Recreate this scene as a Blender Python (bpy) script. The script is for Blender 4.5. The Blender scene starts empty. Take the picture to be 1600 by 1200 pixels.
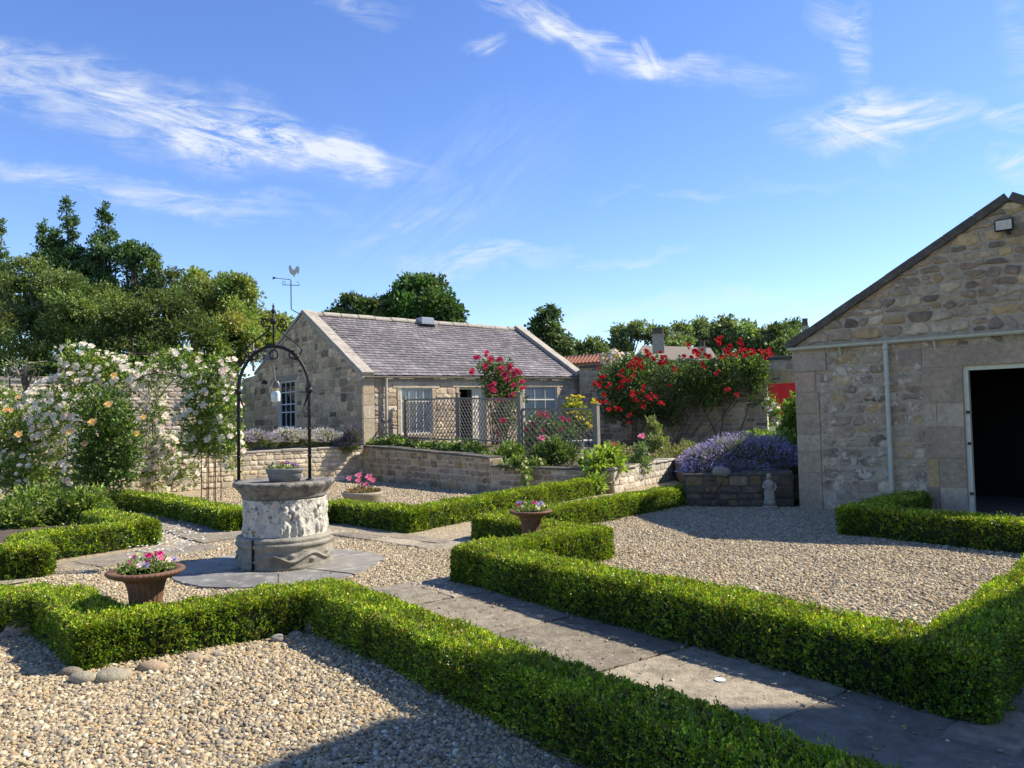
import bpy, math, random
import numpy as np
from mathutils.geometry import tessellate_polygon
from mathutils import Vector
random.seed(7); rng = np.random.default_rng(11)
S = bpy.context.scene
# ------------------------------------------------------------------ camera
EYE, F = 1.85, 1200.0
PITCH, ROLL = math.radians(2.65), math.radians(-1.15)
cam = bpy.data.objects.new('camera', bpy.data.cameras.new('camera')); S.collection.objects.link(cam)
cam.data.sensor_width = 36; cam.data.lens = 36*F/1600; cam.data.clip_end = 3000; cam.data.clip_start = 0.05
def Rx(a): c, s = math.cos(a), math.sin(a); return np.array([[1,0,0],[0,c,-s],[0,s,c]])
def Rz(a): c, s = math.cos(a), math.sin(a); return np.array([[c,-s,0],[s,c,0],[0,0,1]])
CR = Rx(math.pi/2+PITCH) @ Rz(ROLL)
from mathutils import Matrix
cam.matrix_world = Matrix.Translation((0,0,EYE)) @ Matrix(CR.tolist()).to_4x4()
S.camera = cam
# ------------------------------------------------------------------ sun, sky, exposure
SUN_AZ, SUN_EL = math.radians(11), math.radians(44)      # azimuth from +X towards +Y
sd = Vector((math.cos(SUN_EL)*math.cos(SUN_AZ), math.cos(SUN_EL)*math.sin(SUN_AZ), math.sin(SUN_EL)))
sl = bpy.data.lights.new('sun','SUN'); sl.energy = 4.6; sl.angle = math.radians(0.55); sl.color = (1.0,0.92,0.78)
so = bpy.data.objects.new('sun', sl); S.collection.objects.link(so); so.rotation_euler = sd.to_track_quat('Z','Y').to_euler()
W = bpy.data.worlds.new('World'); S.world = W; W.use_nodes = True
nt = W.node_tree; nt.nodes.clear(); N = nt.nodes.new; LK = nt.links.new
def ray(x, y): return CR @ np.array([(x-800)/F, -(y-600)/F, -1.0])
def mth(op, a, b=None, t=nt, clamp=False):
    n = t.nodes.new('ShaderNodeMath'); n.operation = op; n.use_clamp = clamp
    for i, v in enumerate((a, b)):
        if v is None: continue
        if isinstance(v, (int, float)): n.inputs[i].default_value = v
        else: t.links.new(v, n.inputs[i])
    return n.outputs[0]
sky = N('ShaderNodeTexSky'); sky.sky_type = 'NISHITA'; sky.sun_disc = False
sky.sun_elevation = SUN_EL; sky.sun_rotation = math.pi/2 - SUN_AZ; sky.air_density = 1.0; sky.dust_density = 0.1; sky.ozone_density = 3.4
hs = N('ShaderNodeHueSaturation'); hs.inputs['Saturation'].default_value = 1.16; hs.inputs['Value'].default_value = 1.0; hs.inputs['Hue'].default_value = 0.514
LK(sky.outputs[0], hs.inputs['Color'])
bg = N('ShaderNodeBackground'); bg.inputs[1].default_value = 0.12; LK(hs.outputs[0], bg.inputs[0])
tc = N('ShaderNodeTexCoord'); sx = N('ShaderNodeSeparateXYZ'); LK(tc.outputs['Generated'], sx.inputs[0])
yy = mth('MAXIMUM', sx.outputs[1], 0.05)
cu = N('ShaderNodeCombineXYZ'); LK(mth('DIVIDE', sx.outputs[0], yy), cu.inputs[0]); LK(mth('DIVIDE', sx.outputs[2], yy), cu.inputs[1])
def streak_noise(ang, sx_, sy_, seed, detail=9, dist=0.7, rough=0.6):
    m = N('ShaderNodeMapping'); m.vector_type = 'TEXTURE'; m.inputs['Rotation'].default_value = (0,0,ang); m.inputs['Scale'].default_value = (sx_, sy_, 1); m.inputs['Location'].default_value = (seed, seed*.7, 0)
    LK(cu.outputs[0], m.inputs[0])
    n = N('ShaderNodeTexNoise'); n.inputs['Scale'].default_value = 1; n.inputs['Detail'].default_value = detail; n.inputs['Roughness'].default_value = rough; n.inputs['Distortion'].default_value = dist
    LK(m.outputs[0], n.inputs['Vector']); return n.outputs[0]
wn = N('ShaderNodeTexNoise'); wn.inputs['Scale'].default_value = 11; wn.inputs['Detail'].default_value = 4; LK(cu.outputs[0], wn.inputs['Vector'])
wv = N('ShaderNodeVectorMath'); wv.operation = 'MULTIPLY_ADD'; LK(wn.outputs['Color'], wv.inputs[0]); wv.inputs[1].default_value = (.09,.09,0); wv.inputs[2].default_value = (-.045,-.045,0)
wa = N('ShaderNodeVectorMath'); wa.operation = 'ADD'; LK(cu.outputs[0], wa.inputs[0]); LK(wv.outputs[0], wa.inputs[1])
tot = None
# wisps of cirrus: centre (x, y), half length, half width, tilt, strength, noise seed
CL = [(190,165,330,42,-15,.62,1.3),(420,215,200,26,-12,.85,1.3),(545,245,80,22,-8,.85,2.0),(90,135,200,30,-20,.32,4.1),(230,295,240,17,-8,.5,5.2),(60,270,140,14,-6,.35,2.2),
      (850,40,110,18,-35,.85,3.3),(960,80,130,15,-14,.75,3.3),(1090,110,130,17,-8,.55,6.1),(1020,85,30,16,-60,.8,7.7),(750,68,24,14,20,.6,1.1),(560,15,70,18,-15,.35,1.9),
      (1345,70,24,52,-8,.62,8.8),(1310,35,50,20,-35,.35,8.1),(1370,190,120,36,4,.98,9.4),(1330,215,60,26,-30,.6,9.9),(1440,180,90,20,8,.5,9.1),(1575,180,44,14,10,.8,.4),(1585,258,42,26,12,.72,.9),
      (750,400,105,13,4,.8,5.9),(700,430,70,10,6,.55,2.9),(950,402,120,7,2,.42,3.9),(1060,480,190,16,2,.42,7.1),(900,505,60,12,8,.6,6.4),(1180,298,220,6,-1,.25,2.4),(640,345,90,10,18,.3,1.7),(700,300,200,70,32,.14,4.9),(350,330,110,11,-14,.35,7.3),(1585,60,30,50,0,.25,5.0)]
tex = {}
for (cx, cy, hl, hw, tl, st, sdn) in CL:
    d = ray(cx, cy); u0, v0 = d[0]/d[1], d[2]/d[1]
    m = N('ShaderNodeMapping'); m.vector_type = 'TEXTURE'; m.inputs['Location'].default_value = (u0, v0, 0)
    m.inputs['Rotation'].default_value = (0,0,math.radians(tl)); m.inputs['Scale'].default_value = (hl/F*1.5, hw/F*1.75, 1)
    LK(wa.outputs[0], m.inputs[0])
    le = N('ShaderNodeVectorMath'); le.operation = 'DOT_PRODUCT'; LK(m.outputs[0], le.inputs[0]); LK(m.outputs[0], le.inputs[1])
    g = mth('POWER', mth('SUBTRACT', 1.0, le.outputs['Value'], clamp=True), 1.3)
    key = (round(tl/12), round(sdn))
    if key not in tex: tex[key] = mth('MULTIPLY', mth('SUBTRACT', streak_noise(math.radians(tl+6), .16, .034, sdn, 13, 1.6, .72), .39, clamp=True), 4.0)
    c = mth('MULTIPLY', mth('MULTIPLY', g, tex[key]), st)
    tot = c if tot is None else mth('ADD', tot, c)
fac = mth('MINIMUM', tot, 0.93)
bc = N('ShaderNodeBackground'); bc.inputs[0].default_value = (.86,.92,1,1); bc.inputs[1].default_value = 0.52
mx = N('ShaderNodeMixShader'); LK(fac, mx.inputs[0]); LK(bg.outputs[0], mx.inputs[1]); LK(bc.outputs[0], mx.inputs[2])
wo = N('ShaderNodeOutputWorld'); LK(mx.outputs[0], wo.inputs[0])
S.view_settings.view_transform = 'Standard'; S.view_settings.look = 'None'; S.view_settings.exposure = 0.95; S.view_settings.gamma = 1
S.render.engine = 'CYCLES'; S.cycles.max_bounces = 6; S.cycles.diffuse_bounces = 3; S.cycles.glossy_bounces = 2; S.cycles.transmission_bounces = 4; S.cycles.transparent_max_bounces = 6
# ------------------------------------------------------------------ measuring helpers (camera model of the photograph)
def G(x, y, z=0.0):
    d = ray(x, y); t = (z-EYE)/d[2]; return np.array([d[0]*t, d[1]*t])
def AT(x, y, D):
    d = ray(x, y); s = D/d[1]; return np.array([d[0]*s, D, EYE+d[2]*s])
def PL(x, y, P0, dr):
    d = ray(x, y); A = np.array([[dr[0], -d[0]],[dr[1], -d[1]]]); t, s = np.linalg.solve(A, -np.array(P0[:2])); return t, EYE+s*d[2]
# ------------------------------------------------------------------ materials
def new_mat(name):
    m = bpy.data.materials.new(name); m.use_nodes = True; return m, m.node_tree, m.node_tree.nodes['Principled BSDF']
def mat(name, base=(.5,.5,.5), rough=.8, attr=False, spots=None, spot_scale=3.0, spot_w=(.5,.62), spot_amt=.7, var=.35, var_scale=14.0, bump=.0, bump_scale=40.0, metal=0.0, spec=.35, extra=None, stretch=None, big=0.0, bump_dist=.02):
    m, t, b = new_mat(name); n = t.nodes.new; L = t.links.new
    co = n('ShaderNodeTexCoord'); v = co.outputs['Object']
    if stretch:
        mp = n('ShaderNodeMapping'); mp.inputs['Scale'].default_value = stretch; L(v, mp.inputs[0]); v = mp.outputs[0]
    if attr:
        a = n('ShaderNodeAttribute'); a.attribute_name = 'Col'; col = a.outputs['Color']
    else:
        a = n('ShaderNodeRGB'); a.outputs[0].default_value = (*base, 1); col = a.outputs[0]
    def noise(sc, det=6, ro=.62):
        q = n('ShaderNodeTexNoise'); q.inputs['Scale'].default_value = sc; q.inputs['Detail'].default_value = det; q.inputs['Roughness'].default_value = ro; L(v, q.inputs['Vector']); return q.outputs[0]
    def scale_col(col, f):
        x = n('ShaderNodeVectorMath'); x.operation = 'SCALE'; L(col, x.inputs[0]); L(f, x.inputs['Scale']); return x.outputs[0]
    if var:
        r = n('ShaderNodeMapRange'); r.inputs[1].default_value = .28; r.inputs[2].default_value = .72; r.inputs[3].default_value = 1-var; r.inputs[4].default_value = 1+var*.8
        L(noise(var_scale), r.inputs[0]); col = scale_col(col, r.outputs[0])
    if big:
        r = n('ShaderNodeMapRange'); r.inputs[1].default_value = .3; r.inputs[2].default_value = .7; r.inputs[3].default_value = 1-big; r.inputs[4].default_value = 1+big
        L(noise(1.3, 5), r.inputs[0]); col = scale_col(col, r.outputs[0])
    for (sc_, s_scale, w, amt) in ([(spots, spot_scale, spot_w, spot_amt)] if spots else []) + (extra or []):
        r = n('ShaderNodeMapRange'); r.inputs[1].default_value = w[0]; r.inputs[2].default_value = w[1]; r.inputs[3].default_value = 0; r.inputs[4].default_value = amt
        L(noise(s_scale, 8, .68), r.inputs[0])
        k = n('ShaderNodeMix'); k.data_type = 'RGBA'; L(r.outputs[0], k.inputs[0]); L(col, k.inputs[6]); k.inputs[7].default_value = (*sc_, 1); col = k.outputs[2]
    L(col, b.inputs['Base Color']); b.inputs['Roughness'].default_value = rough; b.inputs['Metallic'].default_value = metal; b.inputs['Specular IOR Level'].default_value = spec
    if bump:
        bp = n('ShaderNodeBump'); bp.inputs['Strength'].default_value = bump; bp.inputs['Distance'].default_value = bump_dist
        L(noise(bump_scale, 9, .7), bp.inputs['Height']); L(bp.outputs[0], b.inputs['Normal'])
    return m
def leaf_mat(name, rough=.42, trans=.35, spec=.5, tcol=(1.25,1.35,.5), gain=1.0):
    m, t, b = new_mat(name); n = t.nodes.new; L = t.links.new
    a = n('ShaderNodeAttribute'); a.attribute_name = 'Col'
    L(a.outputs['Color'], b.inputs['Base Color']); b.inputs['Roughness'].default_value = rough; b.inputs['Specular IOR Level'].default_value = spec
    tr = n('ShaderNodeBsdfTranslucent'); mu = n('ShaderNodeVectorMath'); mu.operation = 'MULTIPLY'; L(a.outputs['Color'], mu.inputs[0]); mu.inputs[1].default_value = tcol; L(mu.outputs[0], tr.inputs[0])
    x = n('ShaderNodeMixShader'); x.inputs[0].default_value = trans; L(b.outputs[0], x.inputs[1]); L(tr.outputs[0], x.inputs[2])
    L(x.outputs[0], t.nodes['Material Output'].inputs[0]); return m
M = {}
M['rubble'] = mat('rubble_stone', attr=True, rough=.9, var=.42, var_scale=9, big=.18, bump=.8, bump_scale=30, spots=(.09,.08,.07), spot_scale=4.5, spot_w=(.56,.72), spot_amt=.6, bump_dist=.03, extra=[((.50,.44,.34), 9, (.60,.72), .5)])
M['harled'] = mat('smeared_stone', attr=True, rough=.93, var=.42, var_scale=7, big=.2, bump=1.0, bump_scale=16, bump_dist=.035, spots=(.40,.335,.25), spot_scale=2.6, spot_w=(.50,.53), spot_amt=.6, extra=[((.60,.53,.42), 3.2, (.555,.575), .85), ((.07,.06,.055), 5, (.63,.70), .75)])
M['ashlar'] = mat('dressed_stone', attr=True, rough=.9, var=.26, var_scale=12, bump=1.0, bump_scale=26, bump_dist=.03, big=.15, spots=(.17,.14,.11), spot_scale=3.5, spot_w=(.54,.70), spot_amt=.55, extra=[((.50,.44,.34), 7, (.60,.68), .4)])
M['mortar'] = mat('lime_mortar', (.50,.43,.32), rough=.95, var=.25, bump=.6, bump_scale=50)
M['mortar_grey'] = mat('grey_mortar', (.42,.355,.27), rough=.95, var=.25, bump=.8, bump_scale=30)
M['cope'] = mat('coping_stone', (.36,.32,.26), rough=.9, var=.3, var_scale=6, bump=.6, bump_scale=22, spots=(.10,.09,.075), spot_scale=3, spot_w=(.52,.66), spot_amt=.6)
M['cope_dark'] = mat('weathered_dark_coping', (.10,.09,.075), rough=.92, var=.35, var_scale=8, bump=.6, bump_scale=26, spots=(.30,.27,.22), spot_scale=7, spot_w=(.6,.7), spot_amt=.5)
M['slate'] = mat('roof_slate', attr=True, rough=.62, var=.16, var_scale=16, bump=.3, bump_scale=30, spots=(.33,.31,.24), spot_scale=5, spot_w=(.60,.74), spot_amt=.6, spec=.4, big=.12)
M['flag'] = mat('flagstone', attr=True, rough=.8, var=.34, var_scale=9, bump=1.0, bump_scale=22, bump_dist=.03, spots=(.50,.46,.36), spot_scale=14, spot_w=(.60,.66), spot_amt=.55, extra=[((.12,.105,.07), 4, (.52,.68), .65), ((.45,.40,.15), 3.4, (.66,.70), .5)], big=.2)
M['wellstone'] = mat('weathered_carved_stone', (.55,.52,.45), rough=.92, var=.22, var_scale=9, bump=1.0, bump_scale=30, bump_dist=.02, spots=(.10,.09,.075), spot_scale=11, spot_w=(.54,.60), spot_amt=.8, extra=[((.16,.15,.12), 22, (.54,.62), .55)])
M['wellgrey'] = mat('grey_carved_stone', (.31,.285,.23), rough=.92, var=.3, var_scale=10, bump=1.0, bump_scale=34, spots=(.11,.105,.085), spot_scale=5, spot_w=(.48,.62), spot_amt=.7, extra=[((.42,.39,.32), 12, (.6,.68), .5)])
M['wellrim'] = mat('dark_rim_stone', (.25,.23,.20), rough=.9, var=.35, var_scale=12, bump=1.0, bump_scale=22, bump_dist=.04, spots=(.06,.055,.05), spot_scale=5, spot_w=(.48,.60), spot_amt=.8, extra=[((.42,.39,.33), 14, (.6,.68), .6)])
M['iron'] = mat('black_wrought_iron', (.022,.021,.021), rough=.5, metal=.3, var=.3, bump=.2, bump_scale=80)
M['rust'] = mat('rusted_cast_iron', (.15,.072,.045), rough=.8, var=.3, var_scale=12, bump=.4, bump_scale=60, spots=(.30,.15,.06), spot_scale=9, spot_w=(.52,.66), spot_amt=.6, extra=[((.09,.07,.045), 4, (.5,.65), .7)])
M['rustbar'] = mat('rusty_iron_bar', (.085,.045,.032), rough=.75, var=.3)
M['cream'] = mat('cream_paint', (.62,.58,.46), rough=.5, var=.08)
M['sage'] = mat('pale_sage_paint', (.62,.64,.54), rough=.5, var=.12)
M['grey_pipe'] = mat('grey_green_paint', (.46,.48,.41), rough=.45, var=.12)
M['glass'] = mat('dark_window_glass', (.05,.065,.07), rough=.06, var=0, spec=.9)
M['curtain'] = mat('white_curtain', (.85,.83,.77), rough=.9, var=.25, var_scale=30, stretch=(6,6,.2))
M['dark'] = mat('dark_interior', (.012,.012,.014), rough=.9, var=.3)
M['concrete'] = mat('concrete_floor', (.22,.21,.20), rough=.85, var=.3, bump=.3)
M['lead'] = mat('grey_lead', (.33,.34,.36), rough=.35, metal=.5, var=.15)
M['wood'] = mat('grey_painted_wood', (.21,.19,.155), rough=.75, var=.25, bump=.3)
M['white_wood'] = mat('white_painted_wood', (.62,.62,.58), rough=.6, var=.1)
M['red'] = mat('red_gate_paint', (.55,.012,.02), rough=.4, var=.12)
M['soil'] = mat('dark_soil', (.09,.065,.045), rough=.95, var=.4, bump=1, bump_scale=20)
M['grass'] = mat('rough_grass', (.08,.11,.035), rough=.95, var=.4, bump=1, bump_scale=10)
M['pot_grey'] = mat('grey_plastic_pot', (.20,.20,.19), rough=.6, var=.15)
M['pot_stone'] = mat('pale_stone_bowl', (.33,.28,.21), rough=.9, var=.25, bump=.5)
M['boulder'] = mat('river_cobble', attr=True, rough=.85, var=.35, var_scale=18, bump=.8, bump_scale=45, spots=(.12,.10,.08), spot_scale=10, spot_w=(.56,.68), spot_amt=.5)
M['bark'] = mat('tree_bark', (.11,.085,.06), rough=.95, var=.35, bump=1, bump_scale=10)
M['stem'] = mat('woody_stem', (.12,.085,.05), rough=.9, var=.3)
M['core'] = mat('shaded_twigs', (.022,.036,.010), rough=1.0, var=.5, var_scale=30, bump=1, bump_scale=50)
M['box'] = leaf_mat('box_leaves', rough=.38, trans=.28, spec=.45, tcol=(1.3,1.3,.4))
M['leaf'] = leaf_mat('leaves', rough=.5, trans=.32)
M['gloss_leaf'] = leaf_mat('glossy_leaves', rough=.48, trans=.25, spec=.4)
M['petal'] = leaf_mat('petals', rough=.7, trans=.4, spec=.2, tcol=(1.05,1.0,.95))
M['brick'] = mat('red_pantile', (.36,.15,.09), rough=.85, var=.4, var_scale=25, bump=.8, bump_scale=25)
M['vane'] = mat('pale_gilt_metal', (.55,.50,.40), rough=.45, metal=.2, var=.1)
M['lampglass'] = mat('lamp_glass', (.55,.52,.42), rough=.2, var=.3)
M['black'] = mat('black_plastic', (.02,.02,.02), rough=.5, var=0)
M['jar'] = mat('frosted_jar_glass', (.62,.66,.64), rough=.15, var=.1, spec=.7)
M['gold'] = mat('brass_lid', (.45,.32,.12), rough=.4, metal=.5, var=.1)
M['disc'] = mat('white_disc', (.75,.75,.72), rough=.6, var=.05)
M['statue'] = mat('pale_statue_stone', (.34,.30,.24), rough=.9, var=.4, var_scale=14, bump=.7, bump_scale=40)
M['roof_brown'] = mat('brown_grey_roof', (.15,.125,.10), rough=.85, var=.25)
M['render'] = mat('pale_render', (.42,.37,.29), rough=.9, var=.2, bump=.3)
# ------------------------------------------------------------------ mesh helpers
def tag(o, label=None, cat=None, group=None, kind=None):
    for k, v in (('label', label), ('category', cat), ('group', group), ('kind', kind)):
        if v: o[k] = v
    return o
def root_loc(p):
    l = np.zeros(3)
    while p is not None: l = l + np.array(p.location); p = p.parent
    return l
def link(o, parent=None):
    S.collection.objects.link(o)
    if parent is not None: o.parent = parent
    return o
def thing(name, label, cat, loc=(0,0,0), group=None):
    o = bpy.data.objects.new(name, None); o.empty_display_size = .2; link(o); o.location = tuple(float(a) for a in loc)
    return tag(o, label, cat, group)
class MB:
    def __init__(s): s.v = []; s.f = []; s.c = []; s.cur = (1,1,1)
    def add(s, vs, fs, col=None):
        b = len(s.v); s.v.extend([tuple(map(float, q)) for q in vs]); s.f.extend([tuple(b+i for i in f) for f in fs]); s.c.extend([col or s.cur]*len(fs)); return s
    def box(s, c, size, ang=0.0, col=None, bevel=0.0, tilt=None):
        hx, hy, hz = [q/2 for q in size]; ca, sa = math.cos(ang), math.sin(ang)
        if bevel: return s.bbox(c, size, ang, col, bevel)
        vs = []
        for (x, y, z) in [(-hx,-hy,-hz),(hx,-hy,-hz),(hx,hy,-hz),(-hx,hy,-hz),(-hx,-hy,hz),(hx,-hy,hz),(hx,hy,hz),(-hx,hy,hz)]:
            vs.append((c[0]+x*ca-y*sa, c[1]+x*sa+y*ca, c[2]+z))
        return s.add(vs, [(0,3,2,1),(4,5,6,7),(0,1,5,4),(1,2,6,5),(2,3,7,6),(3,0,4,7)], col)
    def bbox(s, c, size, ang, col, bv):
        hx, hy, hz = [q/2 for q in size]; ca, sa = math.cos(ang), math.sin(ang); vs = []; fs = []
        rings = [(-hz, bv), (-hz+bv, 0), (hz-bv, 0), (hz, bv)]
        for z, ins in rings:
            a, b = hx-ins, hy-ins; k = min(bv, a*.9, b*.9)
            for (x, y) in [(-a+k,-b),(a-k,-b),(a,-b+k),(a,b-k),(a-k,b),(-a+k,b),(-a,b-k),(-a,-b+k)]:
                vs.append((c[0]+x*ca-y*sa, c[1]+x*sa+y*ca, c[2]+z))
        for r in range(3):
            for i in range(8): fs.append((r*8+i, r*8+(i+1)%8, r*8+8+(i+1)%8, r*8+8+i))
        fs.append(tuple(reversed(range(8)))); fs.append(tuple(range(24,32)))
        return s.add(vs, fs, col)
    def beam(s, a, b, w, d, up=(0,0,1), col=None):
        a = np.array(a, float); b = np.array(b, float); x = b-a; L = np.linalg.norm(x); x /= L; up = np.array(up, float)
        y = np.cross(up, x); y /= np.linalg.norm(y); z = np.cross(x, y); vs = []
        for e in (a, b):
            for (p, q) in [(-1,-1),(1,-1),(1,1),(-1,1)]: vs.append(e+y*p*w/2+z*q*d/2)
        return s.add(vs, [(0,3,2,1),(4,5,6,7),(0,1,5,4),(1,2,6,5),(2,3,7,6),(3,0,4,7)], col)
    def tube(s, pts, r, n=8, col=None, cap=True):
        pts = [np.array(p, float) for p in pts]; m = len(pts); rs = r if hasattr(r, '__len__') else [r]*m; vs = []; ref = None
        for i, p in enumerate(pts):
            t = pts[min(i+1, m-1)]-pts[max(i-1, 0)]; t /= np.linalg.norm(t)+1e-9
            if ref is None:
                ref = np.cross(t, (0,0,1)); 
                if np.linalg.norm(ref) < .1: ref = np.cross(t, (0,1,0))
            u = ref-t*np.dot(ref, t); u /= np.linalg.norm(u); w = np.cross(t, u); ref = u
            for k in range(n):
                a = 2*math.pi*k/n; vs.append(p+(u*math.cos(a)+w*math.sin(a))*rs[i])
        fs = [(i*n+k, i*n+(k+1)%n, (i+1)*n+(k+1)%n, (i+1)*n+k) for i in range(m-1) for k in range(n)]
        if cap: fs += [tuple(reversed(range(n))), tuple(range((m-1)*n, m*n))]
        return s.add(vs, fs, col)
    def lathe(s, prof, c=(0,0,0), n=32, fn=None, sx=1, sy=1, col=None, cap=True):
        vs = []
        for (r, z) in prof:
            for k in range(n):
                a = 2*math.pi*k/n; rr = r if fn is None else fn(r, z, a); vs.append((c[0]+rr*math.cos(a)*sx, c[1]+rr*math.sin(a)*sy, c[2]+z))
        m = len(prof); fs = [(i*n+k, i*n+(k+1)%n, (i+1)*n+(k+1)%n, (i+1)*n+k) for i in range(m-1) for k in range(n)]
        if cap: fs += [tuple(reversed(range(n))), tuple(range((m-1)*n, m*n))]
        return s.add(vs, fs, col)
    def prism(s, outline, P0, dr, n, y0, y1, holes=(), col=None):
        """outline in wall coordinates (t, z) pushed from y0 to y1 along the wall normal n"""
        loops = [list(outline)]+[list(h) for h in holes]
        flat = [p for l in loops for p in l]
        tris = tessellate_polygon([[Vector((p[0], p[1], 0)) for p in l] for l in loops]); K = len(flat)
        def w(p, y): return (P0[0]+dr[0]*p[0]+n[0]*y, P0[1]+dr[1]*p[0]+n[1]*y, p[1])
        vs = [w(p, y0) for p in flat]+[w(p, y1) for p in flat]
        fs = [tuple(t) for t in tris]+[tuple(K+i for i in reversed(t)) for t in tris]; o = 0
        for l in loops:
            q = len(l); fs += [(o+i, o+(i+1)%q, K+o+(i+1)%q, K+o+i) for i in range(q)]; o += q
        return s.add(vs, fs, col)
    def build(s, name, m, parent=None, smooth=False, local=False):
        v = np.array(s.v, dtype=np.float32)
        if parent is not None and not local: v = v-root_loc(parent)
        me = bpy.data.meshes.new(name); me.from_pydata(v.tolist(), [], s.f)
        ca = me.color_attributes.new('Col', 'FLOAT_COLOR', 'CORNER')
        cnt = np.array([len(f) for f in s.f]); c = np.array(s.c, dtype=np.float32); c = np.hstack([c, np.ones((len(c),1), np.float32)])
        ca.data.foreach_set('color', np.repeat(c, cnt, axis=0).ravel())
        if smooth: me.polygons.foreach_set('use_smooth', [True]*len(me.polygons))
        me.materials.append(m); me.update()
        import bmesh
        if not smooth or True:
            b = bmesh.new(); b.from_mesh(me); bmesh.ops.recalc_face_normals(b, faces=b.faces); b.to_mesh(me); b.free()
        o = bpy.data.objects.new(name, me); return link(o, parent)
def nrm(a): return a/(np.linalg.norm(a, axis=-1, keepdims=True)+1e-9)
def leafmesh(name, pos, ax, L, Wd, col, m, parent=None, flat=None):
    n = len(pos); ax = nrm(ax); rv = nrm(rng.normal(size=(n,3))) if flat is None else nrm(flat+rng.normal(size=(n,3))*.35)
    side = nrm(np.cross(ax, rv)); up = np.cross(side, ax)
    L = np.broadcast_to(np.asarray(L, float).reshape(-1,1), (n,1)); Wd = np.broadcast_to(np.asarray(Wd, float).reshape(-1,1), (n,1))
    v = np.empty((n,4,3), np.float32); mid = pos+ax*L*.52
    v[:,0] = pos; v[:,1] = mid+side*Wd*.5+up*Wd*.22; v[:,2] = pos+ax*L; v[:,3] = mid-side*Wd*.5+up*Wd*.22
    if parent is not None: v -= root_loc(parent).astype(np.float32)
    me = bpy.data.meshes.new(name); me.vertices.add(n*4); me.vertices.foreach_set('co', v.ravel())
    me.loops.add(n*4); me.loops.foreach_set('vertex_index', np.arange(n*4, dtype=np.int32)); me.polygons.add(n)
    me.polygons.foreach_set('loop_start', np.arange(0, n*4, 4, dtype=np.int32))
    ca = me.color_attributes.new('Col', 'FLOAT_COLOR', 'POINT'); c = np.ones((n,4,4), np.float32); c[:,:,:3] = np.clip(col, 0, 1)[:,None,:]
    ca.data.foreach_set('color', c.ravel()); me.materials.append(m); me.update(calc_edges=True)
    return link(bpy.data.objects.new(name, me), parent)
def tufts(cen, dr, k, L, spread=.9, inner=.6):
    n = len(cen); dr = nrm(dr); c = np.repeat(cen, k, 0); d = np.repeat(dr, k, 0); t = rng.random((n*k,1))
    ax = d*(.25+.75*t)+rng.normal(size=(n*k,3))*spread*(1.15-t)*.6
    return c+d*(t-.5)*L*inner*2+rng.normal(size=(n*k,3))*L*.15, ax
def palette(n, cols, jit=.12, w=None):
    cols = np.array(cols); i = rng.choice(len(cols), n, p=w); c = cols[i]*(1+rng.normal(size=(n,1))*jit)*(1+rng.normal(size=(n,3))*jit*.3); return np.clip(c, .003, .95)
def lump(p, s=1.0, seed=0):
    r = np.random.default_rng(seed); v = 0
    for k in range(5):
        q = r.normal(size=3)*s*(1+.7*k); v = v+np.sin(p@q+r.random()*6.28)/(1+.5*k)
    return v/2.2
# ------------------------------------------------------------------ roses and other blossoms
def rose_mesh(name, R=.045, c1=(.8,.7,.66), c2=(.85,.55,.5), m=None):
    b = MB()
    for (ring, np_, rad, tilt, z0) in ((0,6,1.0,.25,0),(1,5,.72,.7,.12),(2,4,.42,1.15,.2)):
        col = tuple(np.array(c1)*(1-ring*.5)+np.array(c2)*ring*.5)
        for k in range(np_):
            a = 2*math.pi*(k+.5*ring)/np_+random.uniform(-.15,.15); w = math.pi/np_*1.15; rr = R*rad*random.uniform(.85,1.15); z1 = z0*R+rr*math.sin(tilt)*.9; ro = rr*math.cos(tilt*.8)
            def q(an, r_, z): return (r_*math.cos(an), r_*math.sin(an), z)
            b.add([(0,0,z0*R*.3), q(a-w*.9, ro*.62, z0*R+(z1-z0*R)*.5), q(a-w*.6, ro, z1*1.0), q(a, ro*1.08, z1*.9), q(a+w*.6, ro, z1), q(a+w*.9, ro*.62, z0*R+(z1-z0*R)*.5)], [(0,1,2,3),(0,3,4,5)], col)
    v = np.array(b.v); me = bpy.data.meshes.new(name); me.from_pydata(b.v, [], b.f); ca = me.color_attributes.new('Col','FLOAT_COLOR','CORNER')
    cc = np.repeat(np.hstack([np.array(b.c), np.ones((len(b.c),1))]), [len(f) for f in b.f], axis=0); ca.data.foreach_set('color', cc.ravel().astype(np.float32))
    me.materials.append(m or M['petal']); me.update(); return me
ROSE = {k: [rose_mesh('rose_bloom', .05, a, b) for _ in range(3)] for k, (a, b) in dict(white=((.90,.86,.76),(.90,.80,.62)), blush=((.90,.80,.72),(.88,.66,.55)), yellow=((.90,.68,.30),(.88,.50,.14)), red=((.55,.012,.02),(.35,.005,.012)), pink=((.72,.10,.17),(.55,.03,.08)), magenta=((.75,.04,.28),(.45,.01,.14)), rosepink=((.85,.30,.42),(.8,.2,.3)), violet=((.20,.06,.25),(.5,.4,.6)), cream=((.80,.78,.5),(.75,.7,.3)), orange=((.75,.14,.06),(.7,.1,.03)), lilac=((.45,.38,.68),(.4,.3,.55)), gold=((.80,.68,.06),(.75,.6,.04))).items()}
def bloom(kind, p, d, size, parent, name='flower'):
    o = bpy.data.objects.new(name, random.choice(ROSE[kind])); link(o, parent); o.location = tuple((np.array(p)-root_loc(parent)).tolist())
    dd = Vector([float(a) for a in d]).normalized(); o.rotation_mode = 'QUATERNION'; o.rotation_quaternion = dd.to_track_quat('Z','Y'); s = size/.05; o.scale = (s,s,s); return o
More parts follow.
